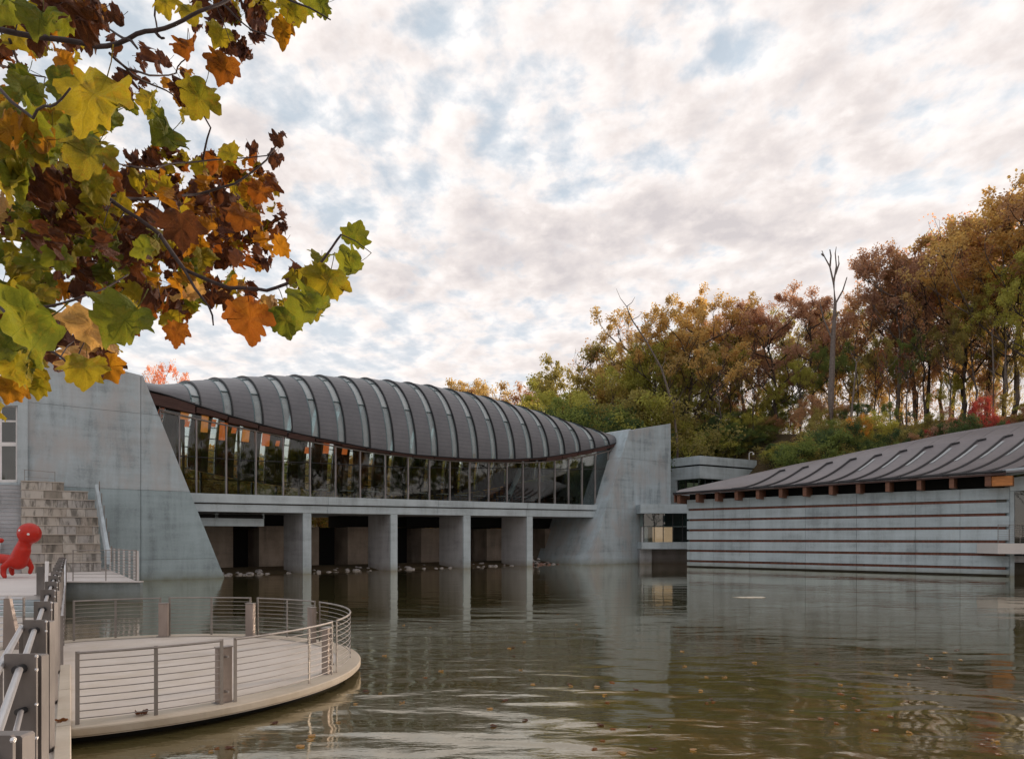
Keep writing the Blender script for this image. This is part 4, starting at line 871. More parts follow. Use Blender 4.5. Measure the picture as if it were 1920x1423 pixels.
# ================================================================== TREES
def tree_skel(rs, H, spread, trunk_r, splits=(5, 4, 3), start=.35, droop=0.):
    """returns branch polylines with radii and tip positions"""
    br = []; tips = []
    top = Vector((rs.uniform(-.08, .08)*H, rs.uniform(-.08, .08)*H, H*.82))
    n = 7; pts = [Vector((top.x*(k/n)**1.5+rs.uniform(-.015, .015)*H*(k > 0), top.y*(k/n)**1.5+rs.uniform(-.015, .015)*H*(k > 0), top.z*k/n)) for k in range(n+1)]
    br.append((pts, [trunk_r*(1-.8*k/n) for k in range(n+1)])); tips.append(pts[-1])
    def grow(p0, d, L_, r, lev):
        m = 4; P = [p0]; dcur = d.copy()
        for k in range(m):
            dcur = (dcur+Vector((rs.uniform(-.25, .25), rs.uniform(-.25, .25), rs.uniform(-.05, .22)-droop))).normalized(); P.append(P[-1]+dcur*L_/m)
        br.append((P, [max(.015, r*(1-.65*k/m)) for k in range(m+1)]))
        if lev >= len(splits)-1: tips.append(P[-1]); tips.append(P[-2]); return
        for k in range(splits[lev+1]):
            b = P[rs.choice([2, 3, 4, 4])]; a = rs.uniform(0, 6.28); dn = (dcur+.8*Vector((math.cos(a), math.sin(a), rs.uniform(-.1, .6)))).normalized()
            grow(b, dn, L_*rs.uniform(.5, .75), r*.5, lev+1)
    for k in range(splits[0]):
        t = start+(1-start)*(k+.5)/splits[0]; i = min(n-1, int(t*n)); b = pts[i].lerp(pts[i+1], t*n-i); a = k*2.4+rs.uniform(-.5, .5)
        d = Vector((math.cos(a), math.sin(a), rs.uniform(.35, .9))).normalized(); grow(b, d, spread*rs.uniform(.75, 1.1)*(1.15-.5*t), trunk_r*.42, 0)
    return br, tips
def skel_mesh(br, name, minr=0.):
    m = MB()
    for P, rr in br:
        if rr[0] >= minr: m.tube(P, rr, 5 if rr[0] > .06 else 3)
    me = bpy.data.meshes.new(name); me.from_pydata([tuple(v) for v in m.v], [], m.f); me.polygons.foreach_set('use_smooth', [True]*len(me.polygons)); return me
def cards_mesh(name, centers, radii, per, size, rng, flat_=.8):
    C = []
    for c_, r_ in zip(centers, radii):
        n = int(per*rng.uniform(.5, 1.3)); d = rng.normal(size=(n, 3)); d /= np.linalg.norm(d, axis=1)[:, None]; d *= (rng.uniform(0, 1, (n, 1))**.5)*r_; d[:, 2] *= flat_; C.append(np.array(c_)+d)
    C = np.concatenate(C); n = len(C); a = rng.normal(size=(n, 3)); a /= np.linalg.norm(a, axis=1)[:, None]; b = np.cross(a, rng.normal(size=(n, 3))); b /= np.linalg.norm(b, axis=1)[:, None]
    s = rng.uniform(.55, 1.25, (n, 1))*size; a *= s; b *= s*.7
    V = np.stack([C-a, C+b*.9, C+a, C-b*1.1], 1).reshape(-1, 3)
    me = bpy.data.meshes.new(name); me.vertices.add(4*n); me.vertices.foreach_set('co', V.ravel()); me.loops.add(4*n); me.loops.foreach_set('vertex_index', np.arange(4*n)); me.polygons.add(n); me.polygons.foreach_set('loop_start', np.arange(0, 4*n, 4)); me.polygons.foreach_set('loop_total', np.full(n, 4)); me.update(); return me
TREES = []
rs = random.Random(11)
for v in range(9):
    br, tips = tree_skel(rs, 20, 6.2+rs.uniform(-1, 1), .30, (10, 4, 3), .36 if v % 3 else .25)
    rng = np.random.default_rng(100+v); cs = [tuple(t) for t in tips]; rd = [rs.uniform(.4, 1.05) for _ in tips]
    TREES.append((skel_mesh(br, 'trunk'), cards_mesh('crown', cs, rd, 62, .13, rng)))
SPARSE = []
for v in range(3):
    br, tips = tree_skel(rs, 20, 5.0, .24, (8, 4, 3), .4); rng = np.random.default_rng(200+v); sel = rs.sample(tips, len(tips)//2)
    SPARSE.append((skel_mesh(br, 'trunk'), cards_mesh('crown', [tuple(t) for t in sel], [1.0]*len(sel), 9, .13, rng)))
BUSH = []
for v in range(5):
    br, tips = tree_skel(rs, 9, 3.8, .13, (10, 4, 4), .05); rng = np.random.default_rng(300+v)
    tips = tips+[Vector((rs.gauss(0, 1.5), rs.gauss(0, 1.5), rs.uniform(.2, 6))) for _ in range(60)]
    BUSH.append((skel_mesh(br, 'trunk'), cards_mesh('crown', [tuple(t) for t in tips], [rs.uniform(.35, .9) for _ in tips], 44, .095, rng)))
def meshtop(me):
    z = np.empty(len(me.vertices)*3); me.vertices.foreach_get('co', z); return float(np.percentile(z[2::3], 99.3))
HTOP = {me.name: meshtop(me) for _, me in TREES+SPARSE+BUSH}
MC = {}
def withmat(me, mat):
    k = (me.name, mat.name)
    if k not in MC:
        q_ = me.copy(); q_.materials.clear(); q_.materials.append(mat); MC[k] = q_
    return MC[k]
CW_ = dict(gold='golden', rust='rust-brown', purple='plum-brown', lime='yellow-green', green='green', dark='dark green', orange='bright orange', red='crimson', olive='olive', pink='faded pink')
def zone(px_):
    for lim, nm in ((340, 'above the left tower wall'), (700, 'beyond the bridge glass on the left'), (850, 'beyond the middle of the bridge'), (1030, 'behind the copper roof'), (1140, 'left of the right tower'), (1262, 'directly behind the right tower'), (1400, 'behind the flat-roofed upper block'), (1520, 'above the low end of the gallery roof'), (1640, 'on the slope near the dead snag'), (1760, 'above the middle gallery roof'), (1850, 'above the gallery roof skylights')):
        if px_ < lim: return nm
    return 'on the slope at the right edge'
PL = []
def plant(kind, px_, Z, ytop, colr, wide=1., name=None, z0=None, extra='', H0=None):
    src, Hn = {'tree': (TREES, 20.), 'sparse': (SPARSE, 20.), 'bush': (BUSH, 5.6)}[kind]
    X = (px_-960)*Z/FOC; gz = hill(X, Z)-.2 if z0 is None else z0; gz = max(gz, .2)
    H = EYE-(ytop-HOR)*Z/FOC-gz
    if H < 1: return
    tr, cr_ = src[rs.randrange(len(src))]
    Hn = HTOP[cr_.name]
    key = {'tree': 'tall', 'sparse': 'thin half-bare', 'bush': 'low bushy'}[kind]; key = 'slender young' if name == 'young_tree' else key; nm = name or {'tree': 'autumn_tree', 'sparse': 'thinning_tree', 'bush': 'bush'}[kind]
    lb = extra or f'{key} {CW_[colr]} {"bush" if kind == "bush" and not name else "tree"} {zone(px_)}'
    o = empty(nm, (X, Z, gz), lb, 'bush' if kind == 'bush' and not name else 'tree', lb.split(' ', 1)[1] if not extra else None)
    sc = H/Hn; sc *= .98; sw = sc*wide*(1.12 if kind != 'bush' else 1); o.rotation_euler[2] = rs.uniform(0, 6.28); o.scale = (sw, sw, sc)
    PL.append((o, lb, px_, bool(extra)))
    link('trunk', withmat(tr, M['bark' if rs.random() < .7 else 'pbark']), o); link('crown', withmat(cr_, F[colr]), o)
    return o
T = 'tree'
for i in range(22):
    px_ = 1050+i*40+rs.uniform(-12, 12); Z_ = (112 if px_ < 1500 else 106-(px_-1500)*.03)+rs.uniform(-4, 10)
    plant('bush', px_, Z_, (640 if px_ > 1200 else 700)+rs.uniform(-30, 85)-max(0, px_-1600)*.12, rs.choice(['lime', 'olive', 'gold', 'green', 'rust', 'olive'] if px_ < 1650 else ['olive', 'rust', 'gold', 'lime', 'purple']), .62, 'young_tree')
for a in [(T, 1066, 125, 655, 'olive', .8), (T, 1040, 116, 712, 'lime', .9), ('sparse', 1118, 122, 640, 'rust', .9), (T, 1095, 108, 690, 'lime', .95), (T, 1150, 112, 700, 'olive', .9), (T, 1175, 120, 650, 'olive', .85), ('sparse', 1195, 118, 585, 'purple', 1.1),
          (T, 1225, 112, 565, 'gold', .85), (T, 1285, 108, 548, 'gold', .95), (T, 1335, 110, 545, 'gold', .85), (T, 1250, 110, 650, 'lime', .8), (T, 1395, 112, 570, 'purple', .9), (T, 1455, 106, 545, 'purple', 1.), (T, 1520, 110, 535, 'purple', .85), (T, 1420, 125, 580, 'olive', .9), (T, 1490, 122, 600, 'olive', .8),
          (T, 1690, 106, 505, 'rust', .8), (T, 1684, 101, 478, 'purple', .8), (T, 1715, 103, 452, 'rust', .9), ('sparse', 1745, 100, 415, 'pink', .9), (T, 1765, 106, 440, 'purple', .8), (T, 1800, 97, 415, 'gold', .9), (T, 1850, 95, 385, 'gold', .95), (T, 1900, 92, 345, 'rust', 1.), (T, 1950, 88, 320, 'gold', 1.05), (T, 2010, 86, 300, 'rust', 1.05), (T, 2080, 84, 290, 'gold', 1.),
          (T, 1880, 89, 500, 'lime', .8), (T, 1830, 92, 540, 'olive', .7), (T, 1935, 84, 470, 'lime', .8), (T, 1560, 100, 640, 'green', .75), (T, 1500, 101, 680, 'lime', .7), (T, 1370, 107, 640, 'lime', .6), (T, 1640, 96, 640, 'olive', .65), (T, 1700, 95, 620, 'green', .6), (T, 1780, 93, 600, 'olive', .65), (T, 1310, 108, 700, 'lime', .6), (T, 1445, 106, 720, 'lime', .65),
          (T, 1555, 120, 560, 'olive', .8), (T, 1590, 116, 550, 'rust', .8), (T, 1690, 118, 520, 'olive', .8), (T, 1370, 130, 600, 'rust', .8), (T, 1780, 115, 500, 'rust', .8), (T, 1860, 110, 460, 'purple', .8),
          ('sparse', 1350, 104, 640, 'rust', .8), ('sparse', 1500, 104, 620, 'gold', .8), ('sparse', 1610, 98, 600, 'gold', .8), ('sparse', 1735, 94, 560, 'rust', .8), ('sparse', 1810, 92, 560, 'rust', .8), ('sparse', 1885, 88, 560, 'gold', .8), ('sparse', 1670, 94, 640, 'red', .8), ('sparse', 1275, 106, 660, 'lime', .8), ('sparse', 1410, 102, 650, 'purple', .8),
          (T, 875, 150, 712, 'gold', .8), (T, 905, 146, 716, 'gold', .9), (T, 940, 150, 735, 'rust', .8), (T, 965, 152, 728, 'purple', .8), (T, 1005, 148, 720, 'rust', .85), (T, 990, 140, 745, 'lime', .8)]:
    plant(*a)
for x_, yt_ in ((268, 690), (300, 688), (284, 700)): plant('sparse' if x_ != 300 else T, x_, 82, yt_, 'pink', .45, z0=1.)
# dead snag
sx = at(1561, 0, 92); gz = hill(sx.x, 92)-.2
o = empty('dead_tree', (sx.x, 92, gz), 'bare dead pale snag with forked top rising above the reddish trees', 'tree')
m = MB(); B_ = Vector((sx.x, 92, gz)); P_ = lambda x, y: at(x, y, 92)
m.tube([B_, P_(1558, 750), P_(1562, 640), P_(1566, 570), P_(1563, 530)], [.5, .42, .30, .2, .14], 7)
for pts in ([(1563, 530), (1556, 500), (1545, 480), (1541, 470)], [(1563, 530), (1568, 500), (1566, 475), (1568, 463)], [(1566, 515), (1573, 495), (1572, 480)], [(1556, 500), (1558, 480), (1556, 468)], [(1566, 570), (1580, 545), (1588, 520)], [(1562, 640), (1545, 600), (1538, 570)], [(1545, 480), (1540, 476)], [(1563, 600), (1572, 585)]): m.tube([P_(*a) for a in pts], [.13-.03*k for k in range(len(pts))], 5)
m.build('trunk', M['pbark'], o)
# leaning big bare trunks in front
for (xs_, lb) in (([(1270, 830), (1262, 760), (1240, 690), (1212, 640), (1185, 600), (1175, 575)], 'long bare leaning tree reaching left above the right tower'), ([(1885, 790), (1884, 720), (1886, 640)], 'slim pale trunk standing at the right edge of the slope'), ([(1862, 785), (1863, 700), (1860, 620)], 'slim pale trunk just left of another at the right edge'), ([(1592, 815), (1600, 740), (1606, 680)], 'thin pale trunk beside the orange small tree')):
    Z_ = 97 if xs_[0][0] < 1300 else 87; pts = [at(a, b, Z_) for a, b in xs_]; o = empty('bare_tree', tuple(pts[0]-Vector((0, 0, 2))), lb, 'tree')
    m = MB().tube([pts[0]-Vector((0, 0, 3))]+pts, [.20 if Z_ > 90 else .17]+[(.18 if Z_ > 90 else .15)*(1-.8*k/len(pts)) for k in range(len(pts))], 6)
    for k in range(1, len(pts)):
        for sgn in (-1, 1):
            b = pts[k]; e = b+Vector((sgn*rs.uniform(.6, 1.8), rs.uniform(-.5, .5), rs.uniform(1, 2.4))); m.tube([b, b.lerp(e, .5)+Vector((sgn*.15, 0, -.1)), e], [.06, .04, .02], 4)
    m.build('trunk', M['pbark'], o)
# understory along the slope and behind the bridge
cols_u = ['lime', 'olive', 'green', 'dark', 'lime', 'olive', 'rust', 'green']
for i in range(78):
    px_ = 1255+i*9.6+rs.uniform(-9, 9); row = i % 3
    Z_ = [100, 94, 90][row]+rs.uniform(-2, 2) +(15 if px_ < 1440 else 15-(px_-1440)*.1) if px_ < 1500 else [96, 89, 84][row]-(px_-1500)*.022+rs.uniform(-1.5, 1.5)
    X_ = (px_-960)*Z_/FOC; top = (760 if px_ < 1600 else 775-(px_-1600)*.09)+row*22+rs.uniform(-22, 18)
    c_ = rs.choice(cols_u) if px_ < 1650 else rs.choice(['olive', 'rust', 'green', 'purple', 'olive', 'dark'])
    plant('bush', px_, Z_, top, c_, rs.uniform(.8, 1.2))
for a in ((1603, 86, 775, 'orange', .6), (1590, 84, 800, 'dark', 1.), (1640, 82, 815, 'dark', .9), (1708, 80, 800, 'dark', .8), (1745, 80, 805, 'red', .8), (1765, 79, 800, 'red', .7), (1560, 84, 812, 'dark', 1.), (1530, 88, 805, 'green', .8), (1845, 78, 745, 'red', .6)): plant('bush', *a)
for i in range(34):
    px_ = 300+i*25+rs.uniform(-8, 8); Z_ = 88+(px_-300)*.035+rs.uniform(-3, 3); plant('bush', px_, Z_, rs.uniform(838, 880), rs.choice(['gold', 'lime', 'olive', 'orange', 'green', 'lime']), 1.3, z0=.5)
for i in range(16): plant('bush', 1442+i*8, 94+rs.uniform(-2, 4), rs.uniform(826, 848), rs.choice(['olive', 'dark', 'green', 'lime']), 1.5)
for i in range(14): plant('bush', 1335+i*8.5, 101.5+rs.uniform(0, 2), rs.uniform(795, 812), rs.choice(['olive', 'dark', 'lime', 'green']), 1.7)
for i in range(16): plant('bush', 1318+i*9, 104+rs.uniform(-1, 5), rs.uniform(772, 800), rs.choice(['olive', 'dark', 'lime', 'green', 'rust']), 1.25)
for i in range(12): px_ = 1040+i*20; plant('bush', px_, 104+rs.uniform(-4, 4), rs.uniform(740, 800), rs.choice(['olive', 'dark', 'lime', 'green']), 1.1, z0=2)
# wood on the bank behind the viewpoint (outside the frame, mirrored in the glass)
for i in range(30):
    if i < 18:
        X_, Y_ = 100+rs.uniform(0, 22), -45+i*6.2
        tr, cr_ = TREES[i % 9]; c_ = rs.choice(['olive', 'gold', 'green', 'rust', 'lime']); o = empty('autumn_tree', (X_, Y_, 3), f'tall {CW_[c_]} tree on the bank right of the viewpoint', 'tree', f'{CW_[c_]} trees right of the viewpoint'); sc = rs.uniform(1.15, 1.5); o.scale = (sc, sc, sc); o.rotation_euler[2] = rs.uniform(0, 6)
        link('trunk', withmat(tr, M['bark']), o); link('crown', withmat(cr_, F[c_]), o)
    a_ = R(120+i*10.5); d_ = rs.uniform(62, 84); X_, Y_ = d_*math.cos(a_)*1.3+20, d_*math.sin(a_)-8
    if Y_ > -25: Y_ = -25-rs.uniform(0, 20)
    tr, cr_ = TREES[i % 9]; c_ = rs.choice(['olive', 'gold', 'green', 'rust', 'lime']); o = empty('autumn_tree', (X_, Y_, 1), f'tall {CW_[c_]} tree on the bank behind the viewpoint', 'tree', f'{CW_[c_]} trees behind the viewpoint'); sc = rs.uniform(.85, 1.2); o.scale = (sc, sc, sc); o.rotation_euler[2] = rs.uniform(0, 6)
    link('trunk', withmat(tr, M['bark']), o); link('crown', withmat(cr_, F[c_]), o)
by_l = {}
for o, lb, px_, ex in PL:
    if not ex: by_l.setdefault(lb, []).append((px_, o))
ORD = ['leftmost', 'second from left', 'third from left', 'fourth from left', 'fifth from left', 'sixth from left', 'seventh from left', 'eighth from left', 'ninth from left']
for lb, li in by_l.items():
    li.sort(key=lambda q_: q_[0]); n = len(li)
    if n == 1: continue
    for k, (_, o) in enumerate(li): o['label'] = lb+', '+(('left one', 'right one')[k] if n == 2 else ('left one', 'middle one', 'right one')[k] if n == 3 else ORD[min(k, 8)])
# distant wood reading as one mass
rng = np.random.default_rng(5); cs = [(x, 260+rng.uniform(0, 60), rng.uniform(3, 14)) for x in np.arange(-320, 420, 3.2)]
me = cards_mesh('distant_wood', cs, [5.]*len(cs), 60, .9, rng); me.materials.append(F['olive']); tag(link('distant_wood', me), 'faded olive wood on the horizon behind everything', 'wood', kind='stuff')

# ================================================================== FOREGROUND BRANCH WITH LARGE LEAVES
def leaf_outline(rs_, ragged=.04):
    key = [(0, 0), (-.12, -.06), (-.30, -.08), (-.40, .02), (-.56, .03), (-.50, .15), (-.60, .27), (-.74, .42), (-.60, .46), (-.49, .49), (-.47, .60), (-.46, .76), (-.32, .74), (-.24, .80), (-.14, .90), (0, 1.05)]
    pts = [(x+rs_.uniform(-ragged, ragged), y+rs_.uniform(-ragged, ragged)) for x, y in key[1:-1]]
    rgt = [(-x+rs_.uniform(-ragged, ragged), y+rs_.uniform(-ragged, ragged)) for x, y in key[1:-1]]
    out = [key[0]]+pts+[key[-1]]+rgt[::-1]
    res = []
    for i, a in enumerate(out):                # small teeth between the key points
        b = out[(i+1) % len(out)]; res.append(a); L_ = math.hypot(b[0]-a[0], b[1]-a[1])
        if L_ > .13 and 0 < i < len(out)-1:
            mx, my = (a[0]+b[0])/2, (a[1]+b[1])/2; nx_, ny = (b[1]-a[1])/L_, -(b[0]-a[0])/L_; s_ = -.03 if (i % 2) else -.015
            res.append((mx+nx_*s_, my+ny*s_))
    return res
def leaf_mesh(seed, curl, fold, crumple):
    rs_ = random.Random(seed); out = leaf_outline(rs_); n = len(out); c_ = (0, .38)
    V = []; ff = []
    def lift(x, y):
        r_ = math.hypot(x, y-.3); z = fold*abs(x)*1.0-curl*(y-.3)**2*.9-curl*.5*x*x + crumple*mnoise.noise(Vector((x*3.1+seed, y*3.1, seed*.7)))+crumple*.5*mnoise.noise(Vector((x*7+seed, y*7, seed*.3)))
        z += .035*math.cos(math.atan2(x, y+.001)*8)*min(1, r_*1.5)
        yy = y; xx = x
        if curl > .7: xx = x*(1-.35*abs(x)); 
        return (xx, yy, z)
    V.append(lift(*c_)); rings = (.5, 1.0)
    for q_ in (.3, .6, .84, 1.0): V += [lift(c_[0]+(x-c_[0])*q_, c_[1]+(y-c_[1])*q_) for x, y in out]
    for i in range(n):
        j = (i+1) % n; ff.append((0, 1+i, 1+j))
        for k in range(3): ff.append((1+k*n+i, 1+(k+1)*n+i, 1+(k+1)*n+j, 1+k*n+j))
    b = len(V); st_ = [(0, 0, 0), (.02, -.22, .03), (.05, -.45, .10)]
    m = MB(); m.tube(st_, [.012, .010, .014], 4); V += [tuple(q_) for q_ in m.v]; ff += [tuple(i+b for i in f_) for f_ in m.f]
    me = bpy.data.meshes.new('leaf'); me.from_pydata(V, [], ff); me.polygons.foreach_set('use_smooth', [True]*len(ff)); return me
FLAT = [leaf_mesh(s_, .2+.15*(s_ % 3), .18, .17) for s_ in range(6)]
FOLD = [leaf_mesh(20+s_, .5, .7, .24) for s_ in range(4)]
CURL = [leaf_mesh(40+s_, 1.2, .85, .6) for s_ in range(6)]
tree = empty('overhanging_tree', (-9.0, 3.2, WZ), 'foreground tree branch with large green, gold and brown lobed leaves hanging over the top left', 'tree')
TL = rootloc(tree)
# branch paths: pixels and distance
paths = [[(-260, 70, 3.6), (-60, 40, 3.5), (0, 56, 3.4), (90, 72, 3.4), (180, 88, 3.4), (240, 74, 3.35), (290, 58, 3.3), (345, 38, 3.3), (385, 18, 3.3), (440, -8, 3.4), (520, -40, 3.5)],
         [(-240, 90, 2.6), (-40, 120, 2.2), (20, 190, 2.0), (62, 222, 1.95), (95, 200, 1.9), (132, 166, 1.85)],
         [(-300, 200, 4.2), (-40, 250, 4.1), (90, 320, 4.0), (170, 345, 4.0), (235, 395, 3.9), (300, 440, 3.9), (345, 505, 3.8), (430, 540, 3.8), (500, 545, 3.8), (560, 525, 3.8), (600, 495, 3.8), (622, 465, 3.8), (640, 440, 3.8)],
         [(-260, 480, 3.4), (-40, 545, 3.2), (0, 575, 3.1), (70, 577, 3.1), (140, 562, 3.1), (200, 540, 3.2), (240, 515, 3.3)],
         [(90, 320, 4.0), (160, 345, 4.3), (230, 372, 4.8), (300, 372, 5.2), (370, 365, 5.5), (440, 345, 5.6), (500, 300, 5.7), (522, 270, 5.8)],
         [(230, 310, 4.8), (290, 318, 5.0), (330, 306, 5.2), (400, 300, 5.4), (465, 296, 5.6), (512, 290, 5.6)],
         [(170, 345, 4.0), (200, 300, 4.3), (240, 312, 4.6)], [(300, -80, 4.6), (290, 30, 4.6), (296, 60, 4.6)], [(205, 100, 4.4), (240, 130, 4.5), (280, 142, 4.6), (330, 138, 4.8), (350, 110, 4.8)], [(205, 100, 4.4), (250, 142, 4.6), (300, 165, 4.8), (330, 185, 4.8)],
         [(410, -60, 5.2), (420, 10, 5.1), (450, 40, 5.1), (480, 60, 5.0), (520, 75, 5.0)], [(470, -60, 4.6), (530, -5, 4.5), (580, 15, 4.4), (620, 38, 4.4)], [(18, 75, 3.8), (30, 110, 4.1), (45, 135, 4.3), (85, 145, 4.4)], [(-60, 130, 3.9), (10, 125, 4.1), (50, 137, 4.3)], [(345, 505, 3.8), (380, 560, 3.7), (400, 610, 3.7)], [(0, 575, 3.1), (60, 640, 2.9), (140, 690, 2.8)],
         [(-60, 400, 4.8), (40, 430, 4.8), (120, 480, 4.7), (220, 530, 4.6), (300, 560, 4.6)], [(380, 300, 5.4), (395, 240, 5.3), (350, 180, 5.2)], [(240, 74, 3.35), (205, 55, 3.5)], [(290, 58, 3.3), (308, 72, 3.3)], [(240, 74, 3.35), (258, 92, 3.3)]]
pth3 = []
for i, pth in enumerate(paths):
    P3 = [at(a, b, c_) for a, b, c_ in pth]; big = len(pth) > 7; r0 = (.014 if big else .007)*(.6 if i == 1 else 1)
    n = len(P3); fine_ = []
    for k in range(n-1):
        for j in range(3):
            t = j/3; fine_.append(P3[k].lerp(P3[k+1], t)+Vector((mnoise.noise(Vector((k+t, i, 0))), mnoise.noise(Vector((k+t, i, 5))), mnoise.noise(Vector((k+t, i, 9)))))*.02)
    fine_.append(P3[-1]); nn_ = len(fine_)
    MB().tube(fine_, [r0*(1-.7*k/nn_)+.0015 for k in range(nn_)], 6).build('branch', M['twig'], tree, smooth=True); pth3.append(fine_)
allp = np.array([tuple(q_) for P3 in pth3 for q_ in P3]); projx = 960+allp[:, 0]*FOC/allp[:, 1]; projy = HOR-(allp[:, 2]-EYE)*FOC/allp[:, 1]
# trunk and limbs outside the frame, so that the branches hang from something
tb = Vector((-9.0, 3.2, WZ)); m = MB(); m.tube([tb, tb+Vector((.1, .1, 2)), tb+Vector((0, .2, 4)), tb+Vector((.4, .3, 6.5)), tb+Vector((.6, .3, 9))], [.3, .24, .21, .16, .08], 10).build('trunk', M['pbark'], tree, smooth=True)
for i in (0, 1, 2, 3, 7, 10, 11):
    q_ = pth3[i][0]; zt_ = max(3.2, min(8, q_.z+.2)); s_ = tb+Vector((.1, .2, zt_-PZ-.4)); MB().tube([s_, s_.lerp(q_, .4)+Vector((0, 0, .35)), s_.lerp(q_, .75)+Vector((0, 0, .3)), q_], [.07, .045, .028, .016], 8).build('limb', M['pbark'], tree, smooth=True)
lr = random.Random(21); leaves = []
def leaf(px_, py, size, ckey, shape='flat', rot=None, tilt=None, S=None):
    """size = length in px; S = real length in m"""
    S = S or lr.uniform(.15, .21); Z = S*FOC/size; Z = max(1.6, min(7, Z)); S = size*Z/FOC
    leaves.append((px_, py, size, ckey, shape, rot, tilt, S, Z))
for a in [(178, 188, 150, 'yellow', 'flat', 200, 12, .235), (120, 160, 70, 'green', 'flat', 95, 35), (667, 440, 52, 'green', 'flat', 25, 20), (655, 500, 66, 'green', 'fold', 250, 20), (612, 532, 78, 'yellow', 'fold', 200, 20), (582, 580, 92, 'green', 'fold', 215, 25), (538, 602, 70, 'green', 'fold', 175, 25), (465, 600, 92, 'orange', 'flat', 190, 20), (505, 585, 60, 'tan', 'curl', 230, 30), (552, 517, 48, 'plum', 'curl', 280, 30), (525, 462, 42, 'gold', 'flat', 240, 20), (525, 260, 36, 'plum', 'curl', 10, 10), (473, 280, 28, 'plum', 'curl', 150, 20), (517, 298, 34, 'plum', 'curl', 200, 20), (432, 285, 44, 'yellow', 'flat', 20, 10), (353, 90, 54, 'orange', 'fold', 180, 20), (420, 130, 62, 'orange', 'fold', 205, 20), (372, 185, 76, 'yellow', 'flat', 215, 15), (345, 165, 52, 'brown', 'curl', 160, 15),
          (85, 275, 88, 'yellow', 'fold', 195, 20), (165, 290, 98, 'yellow', 'flat', 205, 20), (140, 255, 90, 'green', 'fold', 250, 25), (25, 350, 80, 'yellow', 'fold', 235, 25), (60, 610, 135, 'green', 'fold', 250, 22), (232, 605, 110, 'green', 'fold', 210, 22), (170, 615, 92, 'tan', 'fold', 205, 25), (160, 695, 78, 'yellow', 'flat', 180, 15), (205, 690, 60, 'gold', 'fold', 160, 25), (333, 625, 56, 'orange', 'flat', 195, 15), (600, 8, 44, 'green', 'flat', 250, 20), (552, 28, 52, 'yellow', 'fold', 215, 20), (532, 60, 50, 'gold', 'curl', 200, 20), (130, 45, 72, 'green', 'flat', 200, 20), (75, 40, 80, 'green', 'fold', 180, 30), (165, 40, 76, 'brown', 'curl', 195, 10), (312, 8, 50, 'yellow', 'flat', 180, 10), (358, 22, 48, 'yellow', 'flat', 170, 10), (412, 68, 46, 'yellow', 'fold', 200, 30), (110, 345, 60, 'brown', 'curl', 200, 20), (150, 360, 70, 'brown', 'curl', 170, 20), (310, 255, 70, 'green', 'fold', 215, 50), (350, 215, 40, 'yellow', 'fold', 230, 50), (275, 105, 42, 'plum', 'curl', 100, 20), (305, 120, 36, 'plum', 'curl', 240, 20), (270, 125, 18, 'plum', 'curl', 200, 20), (285, 305, 44, 'brown', 'curl', 110, 20), (340, 430, 76, 'brown', 'flat', 185, 25), (455, 410, 60, 'orange', 'flat', 200, 25), (20, 15, 80, 'green', 'fold', 140, 30), (5, 650, 90, 'green', 'fold', 200, 30), (30, 690, 90, 'yellow', 'fold', 210, 30), (20, 730, 60, 'gold', 'fold', 200, 30), (3, 770, 40, 'yellow', 'fold', 180, 30), (385, 350, 44, 'tan', 'curl', 185, 20), (240, 150, 50, 'plum', 'curl', 180, 20), (280, 190, 50, 'yellow', 'fold', 200, 30)]: leaf(*a)
